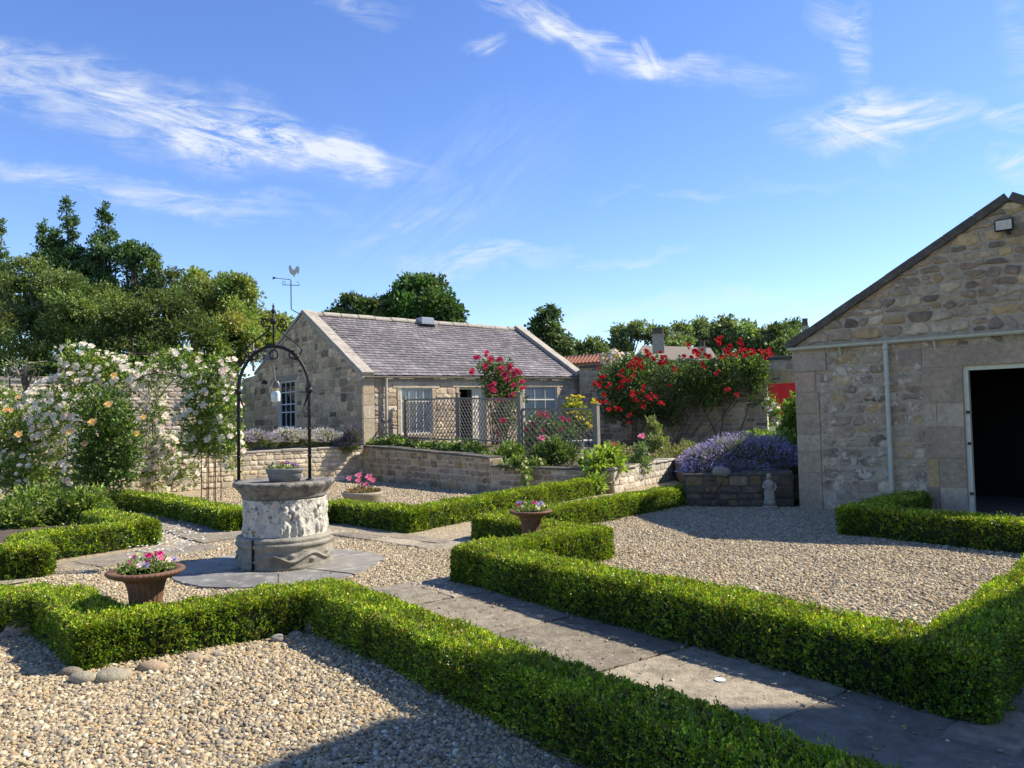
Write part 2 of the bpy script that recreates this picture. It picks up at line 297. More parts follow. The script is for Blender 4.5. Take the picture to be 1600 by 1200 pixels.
def bloom_mass(kinds, ps, ds, sizes, parent, name='flowers'):
    """the blossoms beyond the hundred that show largest, joined"""
    V = []; Fc = []; C_ = []; b = 0
    for p, d, s in zip(ps, ds, sizes):
        me = random.choice(ROSE[random.choice(kinds)]); v = np.array([q.co[:] for q in me.vertices])*s/.05
        Rm = np.array(Vector([float(a) for a in d]).normalized().to_track_quat('Z','Y').to_matrix()); v = v@Rm.T+p-root_loc(parent); V.append(v)
        cols = [tuple(c.color) for c in me.color_attributes['Col'].data]
        for pl in me.polygons: Fc.append([b+i for i in pl.vertices]); C_ += [cols[i] for i in pl.loop_indices]
        b += len(v)
    me = bpy.data.meshes.new(name); me.from_pydata(np.vstack(V).tolist(), [], Fc); ca = me.color_attributes.new('Col','FLOAT_COLOR','CORNER'); ca.data.foreach_set('color', np.array(C_, np.float32).ravel())
    me.materials.append(M['petal']); o = link(bpy.data.objects.new(name, me), parent); o['kind'] = 'stuff'; return o
# ------------------------------------------------------------------ stone walls
BUFF = [(0.621,0.494,0.314),(0.552,0.437,0.280),(0.667,0.552,0.370),(0.494,0.391,0.258),(0.575,0.494,0.370),(0.483,0.402,0.302),(0.644,0.460,0.235),(0.437,0.322,0.213),(0.437,0.322,0.213)]
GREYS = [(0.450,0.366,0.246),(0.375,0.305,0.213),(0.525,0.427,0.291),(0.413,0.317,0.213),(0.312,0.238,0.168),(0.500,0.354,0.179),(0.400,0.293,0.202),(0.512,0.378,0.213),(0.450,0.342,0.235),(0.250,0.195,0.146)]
def clip(poly, a, b):
    """keep the part of poly left of a->b"""
    out = []; n = len(poly)
    def s(p): return (b[0]-a[0])*(p[1]-a[1])-(b[1]-a[1])*(p[0]-a[0])
    for i in range(n):
        p, q = poly[i], poly[(i+1)%n]; sp, sq = s(p), s(q)
        if sp >= 0: out.append(p)
        if (sp >= 0) != (sq >= 0): t = sp/(sp-sq); out.append((p[0]+(q[0]-p[0])*t, p[1]+(q[1]-p[1])*t))
    return out
def stone_face(b, poly, P0, dr, n, col, gap=.012, proud=.03, rough=.012):
    P = np.array(poly); 
    if len(P) < 3: return
    keep = [i for i in range(len(P)) if np.linalg.norm(P[i]-P[i-1]) > .012]; P = P[keep]
    if len(P) < 3: return
    c = P.mean(0); ext = np.ptp(P, 0)
    if min(ext) < gap*3: return
    k = 1-gap/np.maximum(ext/2, .02); P = c+(P-c)*k; pts = []; m = len(P); mn = min(ext)
    for i in range(m):
        p, a, q = P[i-1], P[i], P[(i+1)%m]
        e1 = a-p; e2 = q-a; l1 = np.linalg.norm(e1); l2 = np.linalg.norm(e2); r_ = min(mn*random.uniform(.12,.3), l1*.4, l2*.4)
        pts.append(a-e1/l1*r_); pts.append(a+e2/l2*r_)
        if l2 > mn*1.6: pts.append(a+e2*.5+np.random.default_rng(int(abs(a[0]*1e4))%99991).normal(size=2)*rough)
    pts = np.array(pts); pts += rng.normal(size=pts.shape)*rough*.45; K = len(pts); vs = []
    def w(p, y): return (P0[0]+dr[0]*p[0]+n[0]*y, P0[1]+dr[1]*p[0]+n[1]*y, p[1])
    pr = proud*random.uniform(.6,1.35); ins = 1-min(.45, .028/max(mn*.5,.01)); gx, gy = random.uniform(-.25,.25)*pr, random.uniform(-.3,.3)*pr
    for p in pts: vs.append(w(p, -.015))
    for p in pts: vs.append(w(c+(p-c)*.985, pr*.55))
    for p in pts: q = c+(p-c)*ins; vs.append(w(q, pr+(q-c)[0]/max(ext[0],.01)*gx*2+(q-c)[1]/max(ext[1],.01)*gy*2+random.gauss(0, pr*.08)))
    vs.append(w(c, pr*random.uniform(1.0,1.3)))
    fs = [(r_*K+i, r_*K+(i+1)%K, (r_+1)*K+(i+1)%K, (r_+1)*K+i) for r_ in range(2) for i in range(K)]+[(2*K+i, 2*K+(i+1)%K, 3*K) for i in range(K)]
    b.add(vs, fs, col)
def stones(b, outline, P0, dr, n, holes=(), ch=(.12,.26), cw=(.18,.5), cols=BUFF, gap=.012, proud=.03, jitter=.2, rough=.012):
    """random rubble courses filling a convex outline (counter-clockwise in t, z), leaving rectangular holes (t0, z0, t1, z1)"""
    O = np.array(outline); t0, z0 = O.min(0); t1, z1 = O.max(0); z = z0; cuts = sorted({h[1] for h in holes}|{h[3] for h in holes}|{z1})
    while z < z1-.02:
        h = random.uniform(*ch); nx = [c for c in cuts if c > z+.02]
        if nx and z+h > nx[0]-ch[0]*.6: h = nx[0]-z
        zt = z+h; spans = [(t0, t1)]
        for (a, lo, c, hi) in holes:
            if lo < zt-.01 and hi > z+.01:
                ns = []
                for (p, q) in spans:
                    if c <= p or a >= q: ns.append((p, q)); continue
                    if a > p: ns.append((p, a))
                    if c < q: ns.append((c, q))
                spans = ns
        for (p, q) in spans:
            x = p; lean = 0
            while x < q-.01:
                w_ = random.uniform(*cw)*(.6+.5*h/ch[1]); 
                if x+w_ > q-cw[0]*.7: w_ = q-x
                cells = [(z, zt)]
                if h > ch[0]*1.5 and w_ < cw[1]*.7 and random.random() < .35: mid = z+h*random.uniform(.4,.6); cells = [(z, mid), (mid, zt)]
                l2 = random.uniform(-jitter,jitter)*h if x+w_ < q-.01 else 0
                for (a, c) in cells:
                    dz = lambda: random.uniform(-.06,.06)*h*(1 if a > z0+.01 else 0)
                    fr = lambda zz, l: l*((zz-z)/h-.5)
                    poly = [(x+fr(a,lean), a+dz()), (x+w_+fr(a,l2), a+dz()), (x+w_+fr(c,l2), c+dz()), (x+fr(c,lean), c+dz())]
                    for i in range(len(outline)):
                        poly = clip(poly, outline[i], outline[(i+1)%len(outline)])
                        if len(poly) < 3: break
                    if len(poly) >= 3:
                        cc = np.array(random.choice(cols))*random.uniform(.74,1.2); stone_face(b, poly, P0, dr, n, tuple(cc), gap, proud, rough)
                x += w_; lean = l2
        z = zt
def slab_front(b, t0, z0, t1, z1, P0, dr, n, col, y=(-.05,.03)):
    g = .006; b.prism([(t0+g,z0+g),(t1-g,z0+g),(t1-g,z1-g),(t0+g,z1-g)], P0, dr, n, y[0], y[1], col=col)
def unit(a): a = np.array(a, float)[:2]; return a/np.linalg.norm(a)
# ================================================================== GROUND
def sheet(name, pts, z, m, kind='structure', thick=0):
    b = MB(); n = len(pts); zs = z if hasattr(z, '__len__') else [z]*n
    if thick:
        b.add([(p[0],p[1],q) for p, q in zip(pts, zs)]+[(p[0],p[1],q-thick) for p, q in zip(pts, zs)], [tuple(range(n)), tuple(reversed(range(n,2*n)))]+[(i,(i+1)%n,n+(i+1)%n,n+i) for i in range(n)])
    else: b.add([(p[0],p[1],q) for p, q in zip(pts, zs)], [tuple(range(n))])
    o = b.build(name, m); o['kind'] = kind; return o
sheet('ground', [(-600,-300),(600,-300),(600,900),(-600,900)], -.03, M['grass'])
def gravel_mat(name, inst):
    m, t, b = new_mat(name); n = t.nodes.new; L = t.links.new
    r = n('ShaderNodeValToRGB'); r.color_ramp.interpolation = 'LINEAR'; e = r.color_ramp.elements
    st = [(0,(0.135,0.118,0.093)),(.12,(0.231,0.190,0.134)),(.22,(0.347,0.273,0.156)),(.34,(0.424,0.341,0.201)),(.46,(0.193,0.161,0.120)),(.55,(0.500,0.429,0.285)),(.64,(0.308,0.215,0.116)),(.72,(0.413,0.322,0.178)),(.80,(0.597,0.546,0.402)),(.86,(0.165,0.146,0.125)),(.93,(0.385,0.253,0.116)),(1,(0.482,0.390,0.250))]
    while len(e) < len(st): e.new(.5)
    for k, (p, c) in zip(e, st): k.position = p; k.color = (*c, 1)
    if inst:
        oi = n('ShaderNodeObjectInfo'); L(oi.outputs['Random'], r.inputs[0]); col = r.outputs[0]
    else:
        co = n('ShaderNodeTexCoord'); vo = n('ShaderNodeTexVoronoi'); vo.inputs['Scale'].default_value = 42; L(co.outputs['Object'], vo.inputs['Vector'])
        sp = n('ShaderNodeSeparateColor'); L(vo.outputs['Color'], sp.inputs[0]); L(sp.outputs[0], r.inputs[0]); col = r.outputs[0]
        bp = n('ShaderNodeBump'); bp.inputs['Strength'].default_value = 1; bp.inputs['Distance'].default_value = .015; bp.invert = True; L(vo.outputs['Distance'], bp.inputs['Height']); L(bp.outputs[0], b.inputs['Normal'])
    L(col, b.inputs['Base Color']); b.inputs['Roughness'].default_value = .75; b.inputs['Specular IOR Level'].default_value = .3; return m
M['pebble'] = gravel_mat('pebble', True); M['gravel_bed'] = gravel_mat('gravel_bed', False)
sheet('gravel_ground', [(-16,-2),(9.5,-2),(9.5,20),(6,26),(-16,26)], 0, M['gravel_bed'])
# pebbles: instanced on the gravel
def pebble_proto(i):
    import bmesh
    bm = bmesh.new(); bmesh.ops.create_icosphere(bm, subdivisions=2, radius=1); r = np.random.default_rng(i+50)
    q = r.normal(size=(4,3)); sc = (r.uniform(.9,1.35), r.uniform(.7,1.0), r.uniform(.38,.68))
    for v in bm.verts:
        p = np.array(v.co); k = 1+.11*sum(math.sin(float(p@a)*2+i) for a in q)
        v.co = Vector((p*k*np.array(sc)).tolist())
    me = bpy.data.meshes.new('pebble'); bm.to_mesh(me); bm.free(); me.polygons.foreach_set('use_smooth', [True]*len(me.polygons)); me.materials.append(M['pebble'])
    return me
def gravel(areas):
    """one countless spread: pebbles scattered over polygons, instanced by geometry nodes"""
    P = []; R = []
    for poly, dens, size, *zo in areas:
        poly = np.array(poly, float); lo, hi = poly.min(0), poly.max(0); n = int(dens*np.prod(hi-lo)); p = lo+rng.random((n,2))*(hi-lo)
        ins = np.zeros(n, bool)
        for i in range(len(poly)):
            a, c = poly[i], poly[(i+1)%len(poly)]; k = ((a[1] > p[:,1]) != (c[1] > p[:,1])) & (p[:,0] < (c[0]-a[0])*(p[:,1]-a[1])/(c[1]-a[1]+1e-12)+a[0]); ins ^= k
        p = p[ins]; z = rng.random(len(p))*.012-.002+.008*np.sin(p[:,0]*3.1+1)*np.sin(p[:,1]*2.7)+(zo[0] if zo else 0); P.append(np.column_stack([p, z])); R.append(np.clip(rng.lognormal(-.04, .38, len(p)), .35, 2.1)*size)
    P = np.vstack(P); R = np.concatenate(R); me = bpy.data.meshes.new('gravel'); me.vertices.add(len(P)); me.vertices.foreach_set('co', P.astype(np.float32).ravel())
    a = me.attributes.new('rad', 'FLOAT', 'POINT'); a.data.foreach_set('value', R.astype(np.float32))
    rot = np.column_stack([rng.normal(size=len(P))*.45, rng.normal(size=len(P))*.45, rng.random(len(P))*6.28]).astype(np.float32)
    a = me.attributes.new('rot', 'FLOAT_VECTOR', 'POINT'); a.data.foreach_set('vector', rot.ravel())
    o = link(bpy.data.objects.new('gravel', me)); o['kind'] = 'stuff'; o['label'] = 'loose buff and grey pebbles covering the courtyard between the hedges'; o['category'] = 'gravel'
    ng = bpy.data.node_groups.new('pebble_scatter', 'GeometryNodeTree'); ng.interface.new_socket('Geometry', in_out='INPUT', socket_type='NodeSocketGeometry'); ng.interface.new_socket('Geometry', in_out='OUTPUT', socket_type='NodeSocketGeometry')
    n = ng.nodes.new; L = ng.links.new; gi = n('NodeGroupInput'); go = n('NodeGroupOutput'); mp = n('GeometryNodeMeshToPoints'); ip = n('GeometryNodeInstanceOnPoints'); j = n('GeometryNodeJoinGeometry')
    L(gi.outputs[0], mp.inputs[0])
    gi_inst = n('GeometryNodeGeometryToInstance')
    for i in range(5):
        pe = bpy.data.objects.new('pebble', pebble_proto(i)); PROTO.objects.link(pe)
    ci = n('GeometryNodeCollectionInfo'); ci.inputs['Collection'].default_value = PROTO; ci.inputs['Separate Children'].default_value = True; ci.inputs['Reset Children'].default_value = True
    L(mp.outputs[0], ip.inputs['Points']); L(ci.outputs[0], ip.inputs['Instance']); ip.inputs['Pick Instance'].default_value = True
    na = n('GeometryNodeInputNamedAttribute'); na.data_type = 'FLOAT'; na.inputs['Name'].default_value = 'rad'; L(na.outputs['Attribute'], ip.inputs['Scale'])
    nb = n('GeometryNodeInputNamedAttribute'); nb.data_type = 'FLOAT_VECTOR'; nb.inputs['Name'].default_value = 'rot'; L(nb.outputs['Attribute'], ip.inputs['Rotation'])
    L(ip.outputs[0], go.inputs[0]); md = o.modifiers.new('scatter', 'NODES'); md.node_group = ng; return o
PROTO = bpy.data.collections.new('pebble_shapes')   # not linked to the scene
gravel([([(-5.2,3.2),(.9,3.2),(-1.6,7.0),(-3.3,6.1),(-5.2,7.4)], 3900, .0122),
        ([(-1.9,7.0),(-.4,8.6),(-.9,11.0),(-3.5,14),(-4.7,13.2),(-6.2,10.2),(-5.0,7.0),(-3.3,6.1)], 3300, .0124),
        ([(-.6,8.9),(2.6,4.7),(6.6,8.7),(8.3,8.2),(7.6,13.2),(5.6,15.2),(3.5,15.8),(3.4,16.3),(-.4,11.6),(1.1,10.2)], 3000, .0124),
        ([(-3.4,14.4),(-1.9,13.2),(2.2,19),(-.5,19.4),(-2.7,22.9),(-4.9,24.8),(-8.5,24),(-8,17),(-5,13.6)], 1100, .017),
        ([(-1.6,8.5),(2.4,3.2),(3.2,3.9),(-.8,9.2)], 26, .0105, .024), ([(-.4,8.5),(3.0,4.1),(3.2,4.4),(-.3,8.8)], 90, .010, .022), ([(-1.9,7.9),(-1.2,7.9),(2.3,3.3),(2.0,3.2)], 70, .010, .022)])
# flagstones
FLAGC = [(0.267,0.224,0.161),(0.314,0.264,0.188),(0.231,0.198,0.144),(0.333,0.282,0.200),(0.277,0.238,0.176)]
def flags(name, a, b_, w, seed, cell=(.55,1.1), z=.0):
    """a strip of flagstones from a to b, w wide"""
    r = random.Random(seed); a = np.array(a, float); b_ = np.array(b_, float); L = np.linalg.norm(b_-a); u = (b_-a)/L; v = np.array([-u[1], u[0]]); mb = MB(); x = 0
    while x < L:
        l = min(r.uniform(*cell), L-x+.001); l = l if L-x-l > .2 else L-x+.001; cuts = [0, w] if r.random() < .45 else [0, w*r.uniform(.38,.62), w]
        for y0, y1 in zip(cuts, cuts[1:]):
            g = .016; P = []; c = [(x+g,y0+g),(x+l-g,y0+g),(x+l-g,y1-g),(x+g,y1-g)]
            for i in range(4):
                p, q = np.array(c[i]), np.array(c[(i+1)%4])
                for t in (0.03,.2,.4,.6,.8,.97): P.append(p+(q-p)*t+np.array([r.gauss(0,.012), r.gauss(0,.012)]))
            ztop = z+.022+r.uniform(-.005,.006); cc = tuple(np.array(r.choice(FLAGC))*r.uniform(.85,1.15)); K = len(P); cen = np.mean(P, 0)
            W3 = lambda p, zz: (a[0]+u[0]*p[0]+v[0]*(p[1]-w/2), a[1]+u[1]*p[0]+v[1]*(p[1]-w/2), zz)
            vs = [W3(p, z-.04) for p in P]+[W3(p, ztop-.006) for p in P]+[W3(cen+(p-cen)*(1-.012/max(np.linalg.norm(p-cen),.1)), ztop) for p in P]+[W3(cen, ztop+.001)]
            mb.add(vs, [(k*K+i, k*K+(i+1)%K, (k+1)*K+(i+1)%K, (k+1)*K+i) for k in range(2) for i in range(K)]+[(2*K+i,2*K+(i+1)%K,3*K) for i in range(K)], cc)
        x += l
    o = mb.build(name, M['flag']); o['kind'] = 'structure'
    bb = MB(); n_ = np.array([v[0], v[1]]); q = [a-n_*(w/2+.02), b_-n_*(w/2+.02), b_+n_*(w/2+.02), a+n_*(w/2+.02)]; bb.add([(p[0],p[1],z+.006) for p in q], [(0,1,2,3)]); o2 = bb.build('path_bedding', M['moss'], None); o2['kind'] = 'structure'
    return o
M['moss'] = mat('mossy_joint', (.05,.045,.03), rough=1, var=.4, spots=(.10,.13,.02), spot_scale=6, spot_w=(.5,.6), spot_amt=.8)
flags('flagstone_path', (-1.20,8.85), (2.75,3.55), 1.12, 3, (.8,1.5))
flags('flagstone_path', (-.55,9.55), (-.55+1.9*.62,9.55+1.9*.785), .01+.9, 14, (.7,1.2)) if False else None
flags('flagstone_path', (-1.0,11.0), (3.3,17.6), 1.0, 5, (.7,1.2))
flags('flagstone_path', (-1.15,11.55), (-4.0,14.1), .75, 6, (.8,1.3), z=.004)
flags('flagstone_path', (-4.55,12.45), (-8.0,16.6), 1.0, 7, (.7,1.2))
flags('flagstone_path', (-4.75,11.9), (-6.5,9.4), .95, 8, (.8,1.2), z=.005)
flags('flagstone_path', (1.2,2.6), (7.2,8.3), 1.05, 9, (.5,.9), z=.004)
# ================================================================== HEDGES
BOXC = [(0.150,0.133,0.060),(0.136,0.230,0.022),(0.136,0.230,0.022),(0.150,0.245,0.022),(0.136,0.230,0.022),(0.114,0.204,0.022),(0.176,0.286,0.028),(0.097,0.173,0.020),(0.238,0.347,0.035),(0.070,0.133,0.018),(0.290,0.388,0.045)]
def hedge(name, pts, w, h, leaf, dens, label, k=7, cols=BOXC, spr=40):
    """a clipped box hedge along the plan points pts: dark twiggy core, leafy shell"""
    pts = [np.array(p, float) for p in pts]; r0 = thing(name, label, 'hedge', (pts[0][0], pts[0][1], 0), 'clipped box hedges of the parterre')
    segs = []; core = MB()
    for i in range(len(pts)-1):
        a, b_ = pts[i], pts[i+1]; u = (b_-a)/np.linalg.norm(b_-a); a2 = a-u*w/2; b2 = b_+u*w/2; segs.append((a2, u, np.linalg.norm(b2-a2)))
        c = (a2+b2)/2; hh = h-.042-.004*i; ww = w-.075; Ls = np.linalg.norm(b2-a2)-.075
        n_ = max(2, int(Ls/.25)); v = np.array([-u[1], u[0]]); vs = []; prof = [(-.46,0),(-.5,.3),(-.5,.8),(-.38,1),(.38,1),(.5,.8),(.5,.3),(.46,0)]
        for j in range(n_+1):
            s = (j/n_-.5)*Ls; 
            for (p, q) in prof: x = c+u*s+v*p*ww; vs.append((x[0], x[1], q*hh*(1+.03*math.sin(3*s+i))))
        K = len(prof); core.add(vs, [(j*K+q, j*K+(q+1)%K, (j+1)*K+(q+1)%K, (j+1)*K+q) for j in range(n_) for q in range(K)]+[tuple(range(K)), tuple(range(n_*K, n_*K+K))])
    core.build('twig_core', M['core'], r0)
    CEN = []; DIR = []
    for i, (a2, u, L) in enumerate(segs):
        v = np.array([-u[1], u[0]]); hw = w/2; A = [(L*w, 0), (L*h, 1), (L*h, -1), (w*h, 2), (w*h, -2)]
        for area, f in A:
            n = int(area*dens/k); s = rng.random(n)*L; q = rng.random(n); ins = rng.random(n)**2*.045
            if f == 0: lp = np.column_stack([s, (q-.5)*w, h-ins]); nr_ = np.tile([0,0,1.], (n,1))
            elif abs(f) == 1: lp = np.column_stack([s, f*(hw-ins), q**.85*h]); nr_ = np.tile([0,f,.25], (n,1))
            else: lp = np.column_stack([L-ins if f > 0 else ins, (q-.5)*w, rng.random(n)**.85*h]); nr_ = np.tile([np.sign(f),0,.25], (n,1))
            # round the shoulders and the ends
            e = .10; ty = np.clip((np.abs(lp[:,1])-(hw-e))/e, 0, 1); tz = np.clip((lp[:,2]-(h-e))/e, 0, 1); tx = np.clip((np.abs(lp[:,0]-L/2)-(L/2-e))/e, 0, 1)
            q2 = np.sqrt(ty**2+tz**2+tx**2); over = np.clip(q2-1, 0, 1)*e
            lp[:,1] -= np.sign(lp[:,1])*over*ty; lp[:,2] -= over*tz; lp[:,0] -= np.sign(lp[:,0]-L/2)*over*tx
            nr_[:,1] += np.sign(lp[:,1])*ty*.6; nr_[:,2] += tz*.6; nr_[:,0] += np.sign(lp[:,0]-L/2)*tx*.6
            W3 = np.column_stack([a2[0]+u[0]*lp[:,0]+v[0]*lp[:,1], a2[1]+u[1]*lp[:,0]+v[1]*lp[:,1], lp[:,2]])
            D3 = np.column_stack([u[0]*nr_[:,0]+v[0]*nr_[:,1], u[1]*nr_[:,0]+v[1]*nr_[:,1], nr_[:,2]])
            for j, (b2, u2, L2) in enumerate(segs):
                if j == i: continue
                v2 = np.array([-u2[1], u2[0]]); rel = W3[:,:2]-b2; ss = rel@u2; tt = rel@v2; kp = ~((ss > .05) & (ss < L2-.05) & (np.abs(tt) < hw-.06) & (W3[:,2] < h-.05)); W3 = W3[kp]; D3 = D3[kp]
                if f == 0 and j < i: rel = W3[:,:2]-b2; ss = rel@u2; tt = rel@v2; kp = ~((ss > .02) & (ss < L2-.02) & (np.abs(tt) < hw-.03)); W3 = W3[kp]; D3 = D3[kp]
            CEN.append(W3); DIR.append(D3)
    C = np.vstack(CEN); D = np.vstack(DIR)
    und = lump(C*np.array([1,1,.6]), 3.2, 5)*.026+lump(C, 9, 8)*.014; C = C+nrm(D)*und[:,None]
    D = nrm(D)+np.array([0,0,.30])+rng.normal(size=D.shape)*.38
    tip = rng.random(len(C)); C = C+nrm(D)*np.where(tip > .985, .035, 0)[:,None]
    P, A = tufts(C, D, k, leaf*1.25, .95)
    lit_growth = np.clip(D[:,2:3], 0, 1); tc_ = palette(len(C), cols, .22)*(np.array([[.58,.74,.9]])*(1-lit_growth)+np.array([[1.95,1.58,1.1]])*lit_growth); sh = 1+.32*lump(C, 6.5, 12)[:,None]; c = np.repeat(tc_*sh, k, 0)*(1+rng.normal(size=(len(P),1))*.15)  # lit tops and shaded sides put into leaf colour, plus some new growth
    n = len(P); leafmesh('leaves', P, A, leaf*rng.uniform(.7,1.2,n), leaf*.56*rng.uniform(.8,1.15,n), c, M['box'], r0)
    # long new shoots standing above the clipped top
    tp = C[(D[:,2] > .9)]; 
    if len(tp) and spr:
        s = tp[rng.choice(len(tp), min(spr*k, len(tp)))]; hh = rng.uniform(.03,.09,len(s)); P = []; A = []
        for j in range(9):
            t = (j+1)/9; P.append(s+np.column_stack([rng.normal(size=(len(s),2))*.003, hh*t])); a = rng.normal(size=(len(s),3)); a[:,2] = np.abs(a[:,2])+.6; A.append(a)
        P = np.vstack(P); leafmesh('shoots', P, np.vstack(A), leaf*1.0, leaf*.5, palette(len(P), [(.15,.26,.03),(.11,.20,.025)]), M['box'], r0)
    return r0
Q = 1.0
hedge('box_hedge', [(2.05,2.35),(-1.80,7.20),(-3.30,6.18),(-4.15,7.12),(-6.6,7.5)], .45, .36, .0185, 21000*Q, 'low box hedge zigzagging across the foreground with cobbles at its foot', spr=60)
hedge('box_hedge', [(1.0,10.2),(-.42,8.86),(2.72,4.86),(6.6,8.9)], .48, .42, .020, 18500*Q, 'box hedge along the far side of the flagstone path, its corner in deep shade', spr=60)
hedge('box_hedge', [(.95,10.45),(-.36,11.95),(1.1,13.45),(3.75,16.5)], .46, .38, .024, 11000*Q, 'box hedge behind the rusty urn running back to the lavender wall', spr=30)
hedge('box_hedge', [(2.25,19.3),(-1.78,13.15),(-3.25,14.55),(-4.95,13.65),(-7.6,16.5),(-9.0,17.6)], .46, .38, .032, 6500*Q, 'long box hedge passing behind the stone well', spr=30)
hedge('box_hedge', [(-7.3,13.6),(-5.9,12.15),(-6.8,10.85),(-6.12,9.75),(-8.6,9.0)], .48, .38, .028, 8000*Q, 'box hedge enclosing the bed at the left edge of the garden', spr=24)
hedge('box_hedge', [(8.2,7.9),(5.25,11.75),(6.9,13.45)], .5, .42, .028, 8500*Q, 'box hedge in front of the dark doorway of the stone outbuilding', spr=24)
n_ = 420; src = [((2.05,2.35),(-1.80,7.20)),((-1.8,7.2),(-3.3,6.18)),((-.42,8.86),(2.72,4.86)),((1.0,10.2),(-.42,8.86)),((1.1,13.4),(3.7,16.4)),((5.25,11.75),(8.2,7.9)),((-1.2,8.85),(2.75,3.55))]; P = []
for i in range(n_):
    a, b_ = random.choice(src); t_ = random.random(); off = random.choice((-1,1))*abs(random.gauss(.30,.22)); d_ = unit((b_[0]-a[0], b_[1]-a[1])); P.append((a[0]+(b_[0]-a[0])*t_-d_[1]*off, a[1]+(b_[1]-a[1])*t_+d_[0]*off, .036+random.random()*.012))
o = leafmesh('fallen_leaves', np.array(P), np.column_stack([rng.normal(size=(n_,2)), rng.normal(size=n_)*.2]), rng.uniform(.015,.04,n_), .016, palette(n_, [(.20,.12,.05),(.28,.19,.08),(.14,.16,.04),(.35,.30,.12)]), M['leaf'], None, flat=np.tile([0,0,1.],(n_,1))); tag(o, 'dry fallen leaves littering the gravel and path beside the hedges', 'leaves', kind='stuff')
# ================================================================== COBBLES at the foot of the front hedge
def cobble(x, y, rx, ry, rz, ang, label, col):
    import bmesh
    bm = bmesh.new(); bmesh.ops.create_icosphere(bm, subdivisions=3, radius=1); q = np.random.default_rng(int(abs(x*997+y*131))).normal(size=(4,3))
    for v in bm.verts:
        p = np.array(v.co); v.co = Vector((p*(1+.07*sum(math.sin(float(p@a)*1.8+k) for k, a in enumerate(q)))*np.array([rx,ry,rz])).tolist())
    me = bpy.data.meshes.new('cobble'); bm.to_mesh(me); bm.free(); me.polygons.foreach_set('use_smooth', [True]*len(me.polygons)); ca = me.color_attributes.new('Col','FLOAT_COLOR','CORNER'); ca.data.foreach_set('color', list((*col,1))*len(me.loops))
    me.materials.append(M['boulder']); o = link(bpy.data.objects.new('cobble', me)); o.location = (x, y, rz*.35); o.rotation_euler = (0,.05,ang); tag(o, label, 'cobble', 'cobbles edging the front hedge')
for (px, py, wpx, hpx, c, lb) in [(105,1054,34,18,(.20,.17,.13),'small grey brown cobble tucked under the hedge corner, left of the pale cobble'),(125,1064,46,22,(.33,.29,.20),'pale buff cobble below the near hedge corner'),(172,1059,58,24,(.30,.27,.19),'largest buff cobble, flat and oval, at the near hedge corner'),(232,1046,50,20,(.38,.28,.18),'pinkish tan cobble right of the largest buff cobble'),
    (300,1032,30,12,(.34,.28,.20),'half buried pinkish cobble midway along the left hedge arm'),(338,1026,22,9,(.36,.30,.22),'smallest half buried cobble along the left hedge arm'),(432,1001,26,14,(.27,.25,.22),'grey cobble at the left of the inner hedge corner'),(460,993,24,10,(.36,.31,.24),'little pale cobble in the inner hedge corner'),
    (489,985,32,26,(.12,.115,.10),'tall dark round cobble in the inner hedge corner'),(510,989,22,24,(.21,.17,.12),'upright brown cobble right of the dark round cobble'),(535,998,34,16,(.20,.17,.13),'brown oval cobble right of the upright brown cobble'),(575,1012,26,18,(.17,.16,.14),'grey brown cobble where the diagonal hedge begins'),(602,1023,26,16,(.16,.14,.12),'dark cobble under the diagonal hedge'),(624,1031,28,14,(.17,.14,.11),'low brown cobble under the diagonal hedge'),
    (705,1066,24,18,(.18,.14,.10),'brown cobble halfway along the diagonal hedge'),(735,1078,30,16,(.18,.16,.13),'wide dull cobble halfway along the diagonal hedge'),(868,1128,38,20,(.22,.15,.10),'reddish brown cobble in the shade under the diagonal hedge'),(28,988,46,30,(.24,.20,.16),'big weathered cobble at the left edge under the hedge'),(5,996,22,16,(.25,.21,.17),'cobble cut by the left edge of the view'),(935,1160,30,16,(.17,.14,.11),'last dark cobble near the bottom of the diagonal hedge')]:
    g = G(px, py+hpx*.25); s = g[1]/F
    cobble(g[0], g[1]+.05, wpx*s*.46, wpx*s*.33, max(hpx*s*.55, .028), random.uniform(-.3,.5), lb, c)
# ================================================================== WELL
WX, WY = -3.06, 10.28
well = thing('stone_well', 'round carved stone wellhead with dark rim and black iron arch on a ring of slabs', 'well', (WX,WY,0))
def wobble(r, z, a): return r*(1+.008*math.sin(3*a+1)+.005*math.sin(11*a+z*20)+.004*math.sin(23*a-z*31))
def base_fn(r, z, a):
    r = wobble(r, z, a)
    if .05 < z < .27:                       # running vine scroll around the base drum
        zz = .16+.045*math.sin(a*7); d = abs(z-zz); r += .032*math.exp(-(d/.016)**2)
        for k in range(14):
            ak = (k+.5)*math.pi/7; da = (a-ak+math.pi)%(2*math.pi)-math.pi; zk = .16-.03*math.sin(ak*7); r += .030*math.exp(-((da*.6/.035)**2+((z-zk)/.028)**2))
    return r
b = MB(); prof = [(.30,0),(.585,0),(.60,.02),(.60,.05)]+[(.592,.05+.011*i) for i in range(1,21)]+[(.606,.285),(.622,.305),(.624,.33),(.608,.345),(.60,.352),(.612,.365),(.61,.39),(.594,.405),(.565,.415),(.30,.416)]
b.lathe(prof, (WX,WY,0), 256, base_fn); b.build('base_drum', M['wellgrey'], well, smooth=True)
RD = np.random.default_rng(4)
